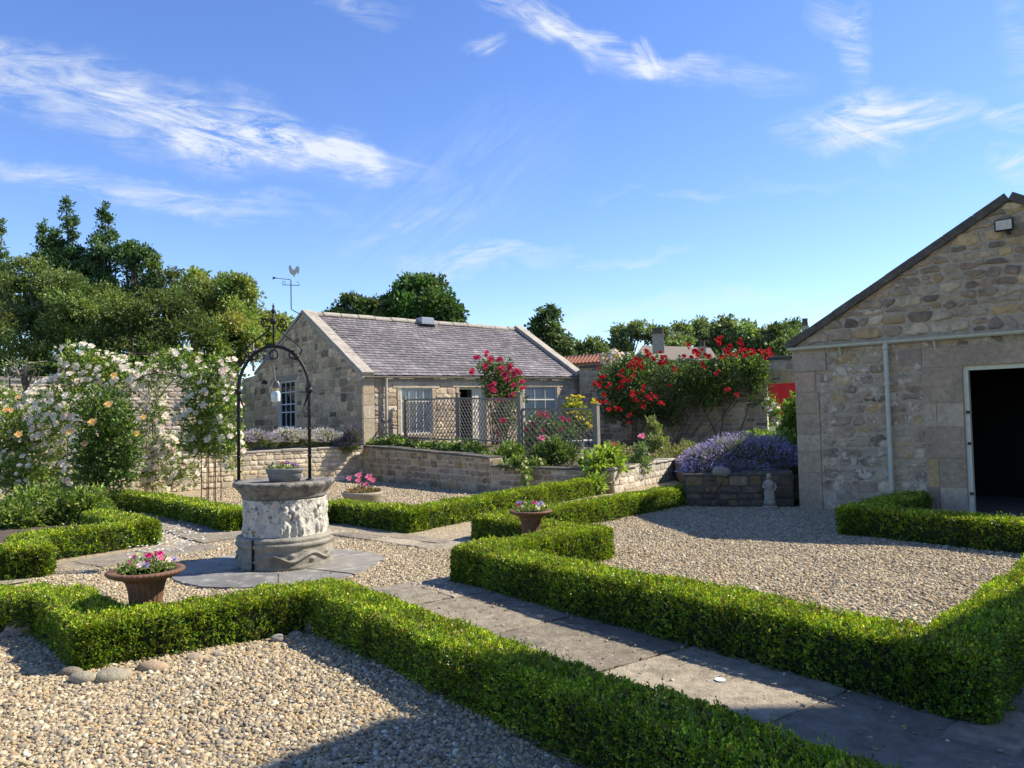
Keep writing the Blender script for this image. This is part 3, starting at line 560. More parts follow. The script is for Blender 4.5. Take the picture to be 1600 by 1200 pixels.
def figure(a, z, ac, sc=1.0, flip=1):
    """relief of a small standing draped figure"""
    x = (a-ac+math.pi)%(2*math.pi)-math.pi; x = x*.52*flip/sc; y = (z-.63)/sc; g = lambda cx, cy, rx, ry: math.exp(-(((x-cx)/rx)**2+((y-cy)/ry)**2)**1.5)
    return .042*max(g(0,.155,.024,.03), g(0,.07,.042,.07), g(.035,.09,.02,.05), g(-.045,.06,.018,.06), g(.015,-.05,.035,.10), g(-.03,-.11,.018,.09), g(.05,-.12,.02,.08), g(-.065,.12,.016,.035))
FIG = [-1.25,-.95,-2.35,-.35,-1.95,.4,1.3,2.2,3.0]
def drum_fn(r, z, a):
    r = wobble(r, z, a)
    for k, f in enumerate(FIG): r += figure(a, z, f, 1.0, 1 if k%2 else -1)
    return r+.004*math.sin(a*41+z*60)*math.sin(z*47+a*13)
b = MB(); zs = [.418+.0105*i for i in range(45)]
b.lathe([(.30,.417),(.545,.417)]+[(.535-.012*math.sin((z-.418)/.47*math.pi), z) for z in zs]+[(.3,.892)], (WX,WY,0), 256, drum_fn); b.build('carved_drum', M['wellstone'], well, smooth=True)
def rim_fn(r, z, a): return wobble(r, z, a)*(1+(.010*math.sin(17*a+z*9)+.010*math.sin(29*a))*(1 if z > 1.0 else .3))
b = MB(); b.lathe([(.3,.893),(.53,.893),(.545,.905),(.54,.925),(.552,.945),(.585,.99),(.625,1.035),(.64,1.06),(.645,1.085),(.635,1.10),(.60,1.108),(.52,1.10),(.47,1.092),(.1,1.09)], (WX,WY,0), 160, rim_fn); b.build('rim', M['wellrim'], well, smooth=True)
b = MB()
for a in (-1.95,):
    b.beam((WX+.609*math.cos(a), WY+.609*math.sin(a), .01), (WX+.609*math.cos(a), WY+.609*math.sin(a), .40), .012, .05, up=(math.cos(a), math.sin(a), 0))
b.build('joint', M['dark'], well)
# arch
ax0 = AT(373,745,WY+.05); ax1 = AT(484,741,WY+.05); AR = (ax1[0]-ax0[0])/2; AC = (ax0[0]+ax1[0])/2; AY = WY+.05
def arch_part(name, pts, r, n=8, parent=None): bb = MB(); bb.tube(pts, r, n); return bb.build(name, M['iron'], parent or arch, smooth=True)
arch = MB(); top_z = 2.30
p = [(AC-AR*math.cos(t), AY, top_z+.60*math.sin(t)) for t in np.linspace(0, math.pi, 28)]
arch.tube([(AC-AR,AY,1.09)]+p+[(AC+AR,AY,1.09)], .023, 8)
for s in (-1, 1):
    x = AC+s*AR
    for z in (1.42,1.78,2.05): arch.tube([(x,AY,z-.015),(x,AY,z),(x,AY,z+.015)], [.024,.034,.024], 8)
    arch.lathe([(.06,1.088),(.06,1.10),(.03,1.12)], (x,AY,0), 10)
    arch.box((x,AY,2.30), (.08,.06,.07)); arch.tube([(x,AY,2.3),(x,AY,2.42),(x,AY,2.52)], [.028,.018,.002], 6)
    arch.tube([(x-s*.00,AY,2.27),(x-s*.03,AY,2.2),(x-s*.085,AY,2.04)], [.022,.018,.002], 6)
for t in (math.pi*.27, math.pi*.73): arch.lathe([(.035,-.04),(.04,0),(.035,.04)], (AC-AR*math.cos(t), AY, top_z+.6*math.sin(t)), 8)
fr = arch.build('iron_arch', M['iron'], well, smooth=True)
sc = MB(); zt = 2.90
sc.tube([(AC,AY,zt-.02),(AC,AY,3.36)], .014, 8); sc.lathe([(.012,3.34),(.03,3.37),(.03,3.39),(.01,3.42),(.018,3.44),(.002,3.49)], (AC,AY,0), 8); sc.box((AC,AY,3.24), (.07,.05,.07))
for s in (-1, 1):
    P = []
    for t in np.linspace(0, 1, 16): P.append((AC+s*(.045+.36*math.sin(t*math.pi*.52)**1.6+(.0 if t < .8 else -(t-.8)*.35)), AY, 3.17-.40*t+(0 if t<.8 else -.0)))
    cx, cz = P[-1][0]-s*.07, P[-1][2]+.03
    for t in np.linspace(0, 4.6, 14): rr = .085*(1-t/7); P.append((cx+s*rr*math.cos(-t-.6), AY, cz+rr*math.sin(-t-.6)))
    sc.tube(P, .011, 6)
    cx, cz = AC+s*.115, 3.23; P = [(AC+s*.04,AY,3.17)]
    for t in np.linspace(0, 5.2, 16): rr = .065*(1-t/9); P.append((cx+s*rr*math.cos(t-2.2), AY, cz+rr*math.sin(t-2.2)))
    sc.tube(P, .010, 6)
P = [(AC+.055*math.sin(t)*(1.0 if t<6.2 else 1), AY, 2.78-.085*math.cos(t)*(1)-.05*abs(math.sin(t/2))+.04) for t in np.linspace(0, 2*math.pi, 20)]
sc.tube(P, .010, 6); sc.build('scrollwork', M['iron'], well, smooth=True)
# hanging jar
jx, jy, jz = AT(431,628,WY+.05)
jar = thing('jar_lantern', 'frosted glass jar lantern with brass lid hanging from the iron arch', 'lantern', (jx,jy,jz))
b = MB(); b.lathe([(.02,0),(.052,.0),(.06,.015),(.06,.11),(.05,.135),(.042,.15),(.02,.15)], (jx,jy,jz), 20); b.build('jar', M['jar'], jar, smooth=True)
b = MB(); b.lathe([(.02,.15),(.046,.15),(.046,.18),(.02,.183)], (jx,jy,jz), 20); b.build('lid', M['gold'], jar)
b = MB(); b.tube([(jx+.058*math.cos(t), jy, jz+.17+.115*math.sin(t)) for t in np.linspace(0, math.pi, 12)], .004, 6); b.tube([(jx,jy,jz+.285),(AC,AY,2.67)], .0045, 6); b.build('hanger', M['lead'], jar)
# ring of slabs round the well
b = MB(); angs = [-.55,.15,.75,1.5,2.3,3.0,3.6,4.25,5.0,5.73]
for i in range(len(angs)):
    a0 = angs[i]+.008; a1 = (angs[i+1] if i+1 < len(angs) else angs[0]+2*math.pi)-.008; ro = 1.30*random.uniform(.97,1.05); P = []
    K = 12; 
    for t in np.linspace(a0, a1, K): P.append((WX+.5*math.cos(t), WY-.25+.5*math.sin(t)))
    for t in np.linspace(a1, a0, K): P.append((WX+ro*math.cos(t)*random.uniform(.99,1.01), WY-.25+ro*math.sin(t)*random.uniform(.985,1.01)))
    c = tuple(np.array(random.choice([(.20,.19,.17),(.175,.17,.16),(.225,.21,.18),(.25,.23,.19)]))*random.uniform(.9,1.1)); zt_ = .030+random.uniform(-.004,.004); n_ = 2*K
    b.add([(q[0],q[1],-.02) for q in P]+[(q[0],q[1],zt_) for q in P], [(j,(j+1)%n_,n_+(j+1)%n_,n_+j) for j in range(n_)]+[(n_+j, n_+j+1, n_+n_-2-j, n_+n_-1-j) for j in range(K-1)], c)
M['flag_blue'] = mat('blue_grey_slab', attr=True, rough=.6, var=.25, var_scale=5, bump=.4, bump_scale=18, spots=(.42,.39,.32), spot_scale=5, spot_w=(.54,.64), spot_amt=.5)
o = b.build('paving_ring', M['flag_blue']); o['kind'] = 'structure'
# ================================================================== POTS AND URNS
def flower_bed(parent, c, rx, ry, h, leaf, n, kinds, nb, bs, lcols=((.09,.16,.03),(.14,.22,.04),(.20,.28,.06)), seed=0):
    r = np.random.default_rng(seed); th = r.random(n)*6.28; rr = np.sqrt(r.random(n)); P = np.column_stack([c[0]+rx*rr*np.cos(th), c[1]+ry*rr*np.sin(th), c[2]+h*r.random(n)*(1-rr*.6)])
    A = np.column_stack([np.cos(th)*rr*.8, np.sin(th)*rr*.8, np.full(n,.7)])+rng.normal(size=(n,3))*.6
    leafmesh('foliage', P, A, leaf, leaf*.55, palette(n, lcols, .15), M['leaf'], parent)
    for i in range(nb):
        a = r.random()*6.28; q = math.sqrt(r.random()); p = (c[0]+rx*q*math.cos(a)*1.05, c[1]+ry*q*math.sin(a)*1.05, c[2]+h*(1.05-.55*q)*r.uniform(.75,1.25)); bloom(kinds[i%len(kinds)], p, (math.cos(a)*.5, math.sin(a)*.5-.5, .8), bs*r.uniform(.7,1.2), parent)
def urn(px, pyrim, D, label, kinds, seed, k=1.0):
    p = AT(px, pyrim, D); x, y, zr = p; t = thing('garden_urn', label, 'urn', (x,y,0), 'rusty fluted urns beside the hedges'); zf = zr-.40*k
    def flute(r, z, a): return r*(1+.05*math.cos(a*20)) if .085*k < z < .31*k else r
    def lip(r, z, a): return r*(1+.012*math.cos(a*44))
    b = MB(); b.lathe([(.05,0),(.15*k,0),(.158*k,.03*k),(.15*k,.065*k),(.125*k,.08*k),(.112*k,.095*k),(.112*k,.15*k),(.118*k,.22*k),(.13*k,.28*k),(.15*k,.32*k)], (x,y,zf), 96, flute); b.build('bowl', M['rust'], t, smooth=True)
    b = MB(); b.lathe([(.15*k,.318*k),(.18*k,.335*k),(.23*k,.352*k),(.27*k,.372*k),(.278*k,.388*k),(.268*k,.40*k),(.235*k,.40*k),(.21*k,.385*k),(.18*k,.37*k)], (x,y,zf), 176, lip, cap=False); b.build('rim', M['rust'], t, smooth=True)
    b = MB(); b.box((x,y,zf/2), (.34*k,.34*k,zf-.002), .6, bevel=.012); b.build('plinth', M['pot_stone'], t)
    b = MB(); b.lathe([(.01,.37*k),(.205*k,.37*k)], (x,y,zf), 24, cap=True); b.build('soil', M['soil'], t)
    flower_bed(t, (x,y,zf+.37*k), .20*k, .20*k, .17*k, .035, 420, kinds, 17, .028, seed=seed)
    return t
urn(228, 889, 6.62, 'rusty fluted urn of magenta and pink petunias behind the foreground hedge, left of the well', ['magenta','rosepink','cream','lilac','magenta','blush'], 2, 1.12)
urn(829, 797, 9.95, 'rusty fluted urn with one bright magenta flower, standing between two hedges right of the well', ['lilac','lilac','cream','magenta','cream'], 5, 1.0)
# oval grey pot on the well
px_, py_, pz_ = WX+.02, WY-.05, 1.093
t = thing('oval_planter', 'oval grey planter of purple pansies sitting on the well rim', 'planter', (px_,py_,pz_))
b = MB(); b.lathe([(.17,0),(.20,0),(.225,.10),(.228,.112),(.235,.115),(.25,.155),(.252,.17),(.235,.172),(.225,.15)], (px_,py_,pz_), 40, sy=.7); b.build('pot', M['pot_grey'], t, smooth=True)
flower_bed(t, (px_-.03,py_,pz_+.15), .20, .13, .12, .03, 380, ['violet','violet','orange','cream','violet','blush'], 22, .024, lcols=((.12,.2,.03),(.22,.28,.05)), seed=9)
# stone bowl behind the hedge
p = AT(566,768,16.6); x, y, z = p
t = thing('stone_bowl', 'wide pale stone bowl of pink geraniums on the gravel behind the hedge', 'planter', (x,y,0))
b = MB(); b.lathe([(.2,0),(.26,0),(.30,.08),(.36,z*.6),(.43,z-.06),(.44,z),(.41,z),(.39,z-.04)], (x,y,0), 40); b.build('bowl', M['pot_stone'], t, smooth=True)
flower_bed(t, (x,y,z-.06), .37, .37, .22, .05, 700, ['rosepink','rosepink','blush'], 1, .05, lcols=((.10,.16,.03),(.07,.12,.03),(.22,.08,.05),(.3,.1,.07)), seed=12)
for (qx, qy, s) in ((546,748,.05),(561,743,.06),(560,751,.05),(573,757,.05),(577,746,.065),(583,751,.05)): bloom('rosepink', AT(qx,qy,16.55), (-.1,-.8,.6), s*1.25, t)
# ================================================================== COTTAGE
C0 = np.array([-4.93,25.3]); fdir = np.array([math.cos(math.radians(38)), math.sin(math.radians(38))]); fn = np.array([fdir[1], -fdir[0]]); gdir = np.array([-fdir[1], fdir[0]]); gn = -fdir
e0 = PL(568,587,C0,fdir); e1 = PL(908,588.5,C0,fdir); FL = e1[0]; ez0 = 3.40; ez1 = 3.52
cott = thing('stone_cottage', 'single storey rubble stone cottage with purple slate roof and pale sash windows', 'cottage', (C0[0],C0[1],.9))
apx = PL(473,488,C0,gdir); beave = PL(398,585,C0,gdir); GT = beave[0]
apt, apz = apx; bz = beave[1]; zb = .7
def rect(px0, py0, px1, py1, P0, dr): a = PL(px0, py0, P0, dr); c = PL(px1, py1, P0, dr); return [a[0], c[1], c[0], a[1]]
w1 = rect(626,606,676,694,C0,fdir); dd = rect(717,605,761,716,C0,fdir); w2 = rect(818,604,871,664,C0,fdir)
w1[1] = 1.42; w2[1] = 1.75; dd[1] = .95; gw = rect(437,597,461,668,C0,gdir); gw = [min(gw[0],gw[2]), min(gw[1],gw[3]), max(gw[0],gw[2]), max(gw[1],gw[3])]
def hole(r): return [(r[0],r[1]),(r[2],r[1]),(r[2],r[3]),(r[0],r[3])]
b = MB(); b.prism([(0,zb),(FL,zb),(FL,ez1-.03),(0,ez0-.03)], C0, fdir, fn, -.5, 0, [hole(w1),hole(dd),hole(w2)])
b.prism([(.0,zb),(GT+1.6,zb),(GT+1.6,3.9),(GT,bz-.05),(apt,apz-.06),(0,ez0-.05)], C0+gdir*.0, gdir, gn, -.5, -.004, [hole(gw)])
b.build('wall', M['mortar'], cott)
b = MB()
stones(b, [(.42,zb),(FL-.3,zb),(FL-.3,ez1-.20),(.42,ez0-.2)], C0, fdir, fn, [(w1[0]-.14,w1[1]-.14,w1[2]+.14,w1[3]+.24),(dd[0]-.14,dd[1],dd[2]+.14,dd[3]+.24),(w2[0]-.14,w2[1]-.14,w2[2]+.14,w2[3]+.24)], ch=(.13,.26), cw=(.2,.5), gap=.010, proud=.018)
CST = [(0.682,0.530,0.326),(0.220,0.158,0.101),(0.616,0.459,0.264),(0.542,0.415,0.250),(0.493,0.370,0.213),(0.407,0.303,0.185),(0.592,0.438,0.250),(0.358,0.258,0.166),(0.505,0.381,0.240),(0.443,0.314,0.185)]
gst = MB(); GKW = dict(ch=(.16,.36), cw=(.22,.7), cols=CST, gap=.010, proud=.02); stones(gst, [(GT-.02,zb),(GT+1.6,zb),(GT+1.6,3.88),(GT-.02,bz-.1)], C0, gdir, gn, **GKW); gk = (apz-ez0)/apt; stones(gst, [(.36,zb),(GT-.02,zb),(GT-.02,bz-.1),(apt,apz-.12),(.36,ez0-.1+gk*.36)], C0, gdir, gn, [(gw[0]-.2,gw[1]-.12,gw[2]+.2,gw[3]+.26)], ch=(.14,.34), cw=(.2,.65), cols=CST, gap=.010, proud=.02)
b.build('front_stonework', M['rubble'], cott); gst.build('gable_stonework', M['rubble'], cott)
b = MB(); DC = [(0.546,0.448,0.305),(0.494,0.410,0.281),(0.585,0.486,0.342),(0.468,0.371,0.244)]
z = zb; k = 0
while z < ez0-.1:
    h = min(random.uniform(.34,.46), ez0-.04-z); l = .42 if k%2 else .30
    slab_front(b, 0 if True else 0, z, .42, z+h, C0, fdir, fn, random.choice(DC), (-.06,.035)); slab_front(b, 0.0-.03, z, .36, z+h, C0, gdir, gn, tuple(np.array(random.choice(DC))*.85), (-.06,.03)); z += h; k += 1
for r in (w1, dd, w2):
    slab_front(b, r[0]-.30, r[3], r[2]+.30, r[3]+.22, C0, fdir, fn, random.choice(DC), (-.2,.03))
    for s in (0, 1):
        z = r[1]-.1
        while z < r[3]-.02:
            h = min(random.uniform(.25,.45), r[3]-z); x0, x1 = (r[0]-.14, r[0]) if s == 0 else (r[2], r[2]+.14); slab_front(b, x0, z, x1, z+h, C0, fdir, fn, random.choice(DC), (-.2,.028)); z += h
    if r is not dd: slab_front(b, r[0]-.14, r[1]-.14, r[2]+.14, r[1]-.0, C0, fdir, fn, (.40,.34,.25), (-.2,.06))
slab_front(b, FL-.3, zb, FL, ez1-.04, C0, fdir, fn, (.36,.31,.23), (-.06,.03))
slab_front(b, .42, ez0-.2, FL-.3, ez0-.02, C0, fdir, fn, (.38,.33,.24), (-.06,.02))
b.build('dressed_stone', M['ashlar'], cott); b = MB(); slab_front(b, gw[0]-.2, gw[3], gw[2]+.2, gw[3]+.24, C0, gdir, gn, (.30,.25,.19), (-.2,.02)); b.build('lintel', M['ashlar'], cott); b = MB(); slab_front(b, gw[0]-.2, gw[1]-.12, gw[2]+.2, gw[1], C0, gdir, gn, (.30,.25,.19), (-.2,.05))
b.build('window_sill', M['ashlar'], cott)
def wp(t_, z_, y_, P0=C0, dr=fdir, n=fn): return (P0[0]+dr[0]*t_+n[0]*y_, P0[1]+dr[1]*t_+n[1]*y_, z_)
def sash(r, P0, dr, n, nx, ny, m, inset=-.035, curtain=True, bars=None, tall=None, cname='window'):
    t0, z0, t1, z1 = r; b = MB(); w = .055
    def bar(a, c, d, e): b.prism([(a,c),(d,c),(d,e),(a,e)], P0, dr, n, inset-.05, inset+.015)
    bar(t0,z0,t0+w,z1); bar(t1-w,z0,t1,z1); bar(t0+w,z1-w,t1-w,z1); bar(t0+w,z0,t1-w,z0+w)
    o = b.build(cname, m, cott if P0 is C0 else None)
    g = MB()
    def gb(a, c, d, e): g.prism([(a,c),(d,c),(d,e),(a,e)], P0, dr, n, inset-.035, inset+.004)
    ys = tall or [z0+(z1-z0)*.5]
    for q in ys: gb(t0+w, q-.022, t1-w, q+.022)
    for i in range(1, nx): x_ = t0+w+(t1-t0-2*w)*i/nx; zz = [z0+w]+[v for q in ys for v in (q-.022, q+.022)]+[z1-w]; [gb(x_-.009, zz[j], x_+.009, zz[j+1]) for j in range(0, len(zz), 2)]
    g.build('glazing_bar', m, o)
    g = MB(); g.prism([(t0+w,z0+w),(t1-w,z0+w),(t1-w,z1-w),(t0+w,z1-w)], P0, dr, n, inset-.03, inset-.022); g.build('pane', M['glassy'], o)
    if curtain:
        g = MB(); K = 24; vs = []
        for i in range(K+1):
            t_ = t0+(t1-t0)*i/K; y_ = inset-.06+.012*math.sin(i*1.7); vs += [wp(t_, z0, y_, P0, dr, n), wp(t_, z1, y_, P0, dr, n)]
        g.add(vs, [(2*i,2*i+2,2*i+3,2*i+1) for i in range(K)]); g.build('curtain', M['curtain'], o)
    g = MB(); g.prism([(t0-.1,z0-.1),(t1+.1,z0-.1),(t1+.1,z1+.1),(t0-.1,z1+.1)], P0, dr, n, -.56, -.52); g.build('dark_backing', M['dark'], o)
    return o
gm, gt_, gb_ = new_mat('window_pane'); gl = gt_.nodes.new('ShaderNodeBsdfGlossy'); gl.inputs['Roughness'].default_value = .04; tr_ = gt_.nodes.new('ShaderNodeBsdfTransparent'); tr_.inputs[0].default_value = (.95,.97,.96,1); fz = gt_.nodes.new('ShaderNodeFresnel'); fz.inputs[0].default_value = 1.3; mxs = gt_.nodes.new('ShaderNodeMixShader')
gt_.links.new(fz.outputs[0], mxs.inputs[0]); gt_.links.new(tr_.outputs[0], mxs.inputs[1]); gt_.links.new(gl.outputs[0], mxs.inputs[2]); gt_.links.new(mxs.outputs[0], gt_.nodes['Material Output'].inputs[0]); M['glassy'] = gm
sash(w1, C0, fdir, fn, 4, 1, M['white_wood'], tall=[w1[3]-.46]); sash(w2, C0, fdir, fn, 3, 1, M['white_wood'], tall=[w2[3]-.5])
M['blue_frame'] = mat('pale_blue_paint', (.50,.58,.56), rough=.5, var=.1)
sash(gw, C0, gdir, gn, 3, 1, M['blue_frame'], tall=[gw[1]+(gw[3]-gw[1])*.33, gw[1]+(gw[3]-gw[1])*.5, gw[1]+(gw[3]-gw[1])*.76], curtain=False)
# doorway with an open cream door
b = MB(); w_ = .07
for (a, c, d, e) in ((dd[0],dd[1],dd[0]+w_,dd[3]),(dd[2]-w_,dd[1],dd[2],dd[3]),(dd[0]+w_,dd[3]-w_,dd[2]-w_,dd[3])): b.prism([(a,c),(d,c),(d,e),(a,e)], C0, fdir, fn, -.2, -.1)
door = b.build('door_frame', M['sage'], cott)
mid = dd[0]+(dd[2]-dd[0])*.56
b = MB(); b.prism([(mid,dd[1]),(dd[2]-w_,dd[1]),(dd[2]-w_,dd[3]-w_),(mid,dd[3]-w_)], C0, fdir, fn, -.17, -.12)
for zc in (.35,1.05,1.6): b.prism([(mid+.1,dd[1]+zc-.22),(dd[2]-w_-.1,dd[1]+zc-.22),(dd[2]-w_-.1,dd[1]+zc+.2),(mid+.1,dd[1]+zc+.2)], C0, fdir, fn, -.12, -.108)
b.build('door', M['cream'], cott)
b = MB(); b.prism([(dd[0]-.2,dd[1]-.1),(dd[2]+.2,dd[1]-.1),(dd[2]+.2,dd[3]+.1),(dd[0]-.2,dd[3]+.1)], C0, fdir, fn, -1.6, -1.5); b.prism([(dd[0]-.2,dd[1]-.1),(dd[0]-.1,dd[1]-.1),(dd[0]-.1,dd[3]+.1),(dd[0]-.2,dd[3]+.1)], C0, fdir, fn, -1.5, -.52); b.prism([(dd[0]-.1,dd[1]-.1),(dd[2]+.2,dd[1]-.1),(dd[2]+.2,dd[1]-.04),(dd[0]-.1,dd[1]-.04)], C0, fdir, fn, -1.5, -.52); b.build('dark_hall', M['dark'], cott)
# roof: four corners, slates laid in courses
E0 = np.array([*(C0+fdir*.03+fn*.05), ez0+.02]); E1 = np.array([*(C0+fdir*(FL+.05)+fn*.05), ez1+.02])
R0 = np.array([*(C0+gdir*apt+fdir*.03), apz-.03]); R1 = AT(812,515,35.0)
B0 = np.array([*(C0+gdir*GT+fdir*.03), bz]); B1 = B0+(R1-R0)*np.array([1,1,.2]); B1[2] = bz
def surf(u, v, A=E0, B=E1, C=R1, D=R0): return (A*(1-u)+B*u)*(1-v)+(D*(1-u)+C*u)*v
nr = np.cross(E1-E0, R0-E0); nr /= np.linalg.norm(nr)
b = MB(); dk = [tuple(p-nr*.05) for p in (E0,E1,R1,R0)]+[tuple(p-nr*.14) for p in (E0,E1,R1,R0)]; b.add(dk, [(0,1,2,3),(7,6,5,4),(0,4,5,1),(1,5,6,2),(2,6,7,3),(3,7,4,0)])
nb_ = np.cross(R0-B0, R1-B0); nb_ /= np.linalg.norm(nb_); nb_ = nb_ if nb_[2] > 0 else -nb_
b.add([tuple(p) for p in (B0,B1,R1,R0)]+[tuple(p-nb_*.12) for p in (B0,B1,R1,R0)], [(3,2,1,0),(4,5,6,7),(0,4,7,3),(0,1,5,4),(1,2,6,5)])
# far gable closing the end
b.add([tuple(E1-np.array([0,0,.03])), tuple(R1-np.array([0,0,.06])), tuple(B1-np.array([0,0,.03])), (B1[0],B1[1],zb), (E1[0]-fn[0]*.12,E1[1]-fn[1]*.12,zb)], [(0,1,2,3,4)])
roof = b.build('roof', M['slate_dark'] if 'slate_dark' in M else M['cope_dark'], cott)
b = MB(); SC = [(0.184,0.163,0.159),(0.155,0.141,0.144),(0.208,0.183,0.174),(0.174,0.153,0.144),(0.233,0.208,0.194),(0.189,0.161,0.162),(0.141,0.129,0.129)]
rows = 24; v = 0
for r_ in range(rows):
    v1 = (r_+1)/rows; v0 = r_/rows; u = -.02+(0 if r_%2 else .014)+random.uniform(-.004,.004)
    while u < 1:
        du = random.uniform(.022,.034)*(1-.25*v0); a, c = max(u+.001, 0), min(u+du-.001, 1); u += du
        if c-a < .006: continue
        lo = v0-.004+random.uniform(-.004,.004); hi = min(v1+.02, 1); lf = .020+random.uniform(0,.008); cc = tuple(np.array(random.choice(SC))*random.uniform(.85,1.15)*(1+.12*math.sin(a*9+v0*6)))
        q = [surf(a,lo)+nr*lf, surf(c,lo)+nr*(lf+random.uniform(-.003,.004)), surf(c,hi)-nr*.012, surf(a,hi)-nr*.012]; b.add(q+[p_-nr*.012 for p_ in q], [(0,1,2,3),(0,4,5,1),(1,5,6,2),(3,7,4,0)], cc)
b.build('slates', M['slate'], roof)
b = MB()                                         # stone ridge
K = 14
for i in range(K):
    a = R0+(R1-R0)*(i/K+.002); c = R0+(R1-R0)*((i+1)/K-.002); dz = random.uniform(-.01,.015)
    for q in (a, c): pass
    d_ = fdir; nrmv = np.array([fn[0],fn[1],0]); P = []
    for q in (a, c): P += [q+nrmv*.2+(0,0,-.07+dz), q+nrmv*.19+(0,0,-.01+dz), q+nrmv*.05+(0,0,.09+dz), q-nrmv*.05+(0,0,.09+dz), q-nrmv*.2+(0,0,-.05+dz)]
    b.add(P, [(j,j+1,j+6,j+5) for j in range(4)]+[(0,1,2,3,4),(9,8,7,6,5)])
b.build('ridge_stone', M['cope'], roof)
b = MB()                                         # gable copings
def coping(b, a, c, w, up, side, k=7):
    a = np.array(a, float); c = np.array(c, float); side = np.array([side[0], side[1], 0.]); x = c-a; n_ = np.cross(x, side); n_ /= np.linalg.norm(n_); n_ = n_ if n_[2] > 0 else -n_
    for i in range(k):
        p = a+x*(i/k+.0006); q = a+x*((i+1)/k-.0006); z_ = n_*(up+random.uniform(-.006,.006)); P = []
        for e in (p, q): P += [e-side*w*.18-n_*.03, e+side*w*.82-n_*.03, e+side*w*.82+z_, e-side*w*.18+z_]
        b.add(P, [(0,1,5,4),(1,2,6,5),(2,3,7,6),(3,0,4,7),(0,3,2,1),(4,5,6,7)])
coping(b, E0+np.array([0,0,.0]), R0+np.array([0,0,.05]), .44, .10, fdir); b.build('coping', M['cope'], roof); b = MB(); coping(b, B0, R0+np.array([0,0,.04]), .34, .08, fdir)
b.build('coping', M['cope'], roof); b = MB(); coping(b, E1, R1+np.array([0,0,.05]), .40, .14, -fdir, 6)
b.build('coping', M['cope'], roof)
# gutter and downpipe
b = MB(); ga = C0+fn*.12-fdir*.02; gb2 = C0+fdir*(FL+.05)+fn*.12
def gutter(b, a, c, r, za, zc):
    x = np.array([c[0]-a[0], c[1]-a[1], 0]); x /= np.linalg.norm(x); s = np.array([-x[1], x[0], 0]); P = []; K = 7
    for (q, z) in ((a, za), (c, zc)):
        for rr in (r, r*.82):
            for k in range(K): t_ = math.pi+math.pi*k/(K-1); P.append((q[0]+s[0]*rr*math.cos(t_), q[1]+s[1]*rr*math.cos(t_), z+rr*math.sin(t_)*1.0))
    F_ = []
    for k in range(K-1): F_ += [(k,k+1,2*K+k+1,2*K+k),(K+k,3*K+k,3*K+k+1,K+k+1),(k,K+k,K+k+1,k+1),(2*K+k,2*K+k+1,3*K+k+1,3*K+k)]
    F_ += [(0,2*K,3*K,K),(K-1,2*K-1,4*K-1,3*K-1)]; b.add(P, F_)
gutter(b, ga, gb2, .06, ez0-.02, ez1-.02); b.build('gutter', M['render'], cott)
b = MB(); tp_ = PL(601,600,C0,fdir)[0]; q = C0+fdir*tp_+fn*.10; b.tube([(q[0]+fn[0]*.02,q[1]+fn[1]*.02,ez0-.07),(q[0],q[1],ez0-.25),(q[0],q[1],.9)], .05, 10)
b.build('downpipe', M['render'], cott)
b = MB(); q = surf(.62,.985)+nr*.03; v_ = AT(674,507,31.5); uu = (np.dot(v_[:2]-R0[:2], (R1-R0)[:2])/np.dot((R1-R0)[:2],(R1-R0)[:2])); q = R0+(R1-R0)*uu; b.box((q[0]+fn[0]*.18,q[1]+fn[1]*.18,q[2]+.04), (.62,.5,.24), math.radians(38), bevel=.03); b.box((q[0]+fn[0]*.45,q[1]+fn[1]*.45,q[2]-.13), (.8,.3,.03), math.radians(38)); b.build('roof_vent', M['lead'], roof)
# wall lamp on the gable
b = MB(); lw = PL(417,597,C0,gdir); q = wp(lw[0], lw[1], .12, C0, gdir, gn); b.lathe([(.03,.08),(.06,.06),(.13,-.06),(.12,-.07),(.03,.0)], q, 12); b.beam((q[0],q[1],q[2]+.03), wp(lw[0], lw[1]+.03, 0, C0, gdir, gn), .03, .03); b.build('wall_lamp', M['black'], cott)
# ------------------------------------------------------------------ weather vane
v0 = AT(455,484,27.4); v1 = AT(455,437,27.4); Dv = 27.4
vane = thing('weather_vane', 'weather vane with a pale cockerel above the cottage gable', 'weather vane', tuple(AT(471,490,Dv)))
b = MB(); b.tube([AT(471,492,Dv), AT(456,484,Dv), AT(455,482,Dv), AT(454.5,438,Dv)], .018, 6); b.build('mast', M['iron'], vane)
b = MB(); b.tube([AT(426,434,Dv-.5), AT(454,437,Dv)], .013, 6); b.tube([AT(441,445,Dv-.1), AT(468,446,Dv+.1)], .013, 6)
b.add([AT(426,432,Dv-.5), AT(433,434,Dv-.42), AT(426,437,Dv-.5), AT(427,434,Dv-.47)+np.array([0,.02,0])], [(0,1,2),(0,1,3),(1,2,3),(0,2,3)])
b.tube([AT(x_,y_,Dv) for x_, y_ in ((442,444),(441,441),(443,439),(446,441),(445,444))], .009, 5); b.tube([AT(x_,y_,Dv) for x_, y_ in ((466,446),(468,443),(466,440),(463,441))], .009, 5); b.build('arms', M['iron'], vane)
ck = [(459,433),(457.5,430),(454,428),(452,424),(451,419),(451.5,415.5),(453,414),(454.5,415),(455.5,418),(457,421),(460,421.5),(462,418),(463.5,416),(466,416),(467.8,419),(467.6,424),(466,429),(464.8,428),(464.5,425),(463,428),(460.6,430),(460,433)]
b = MB(); A = [AT(x_,y_,Dv-.015) for x_, y_ in ck]; B_ = [AT(x_,y_,Dv+.015) for x_, y_ in ck]; tr3 = tessellate_polygon([[Vector((x_,y_,0)) for x_, y_ in ck]]); n_ = len(ck)
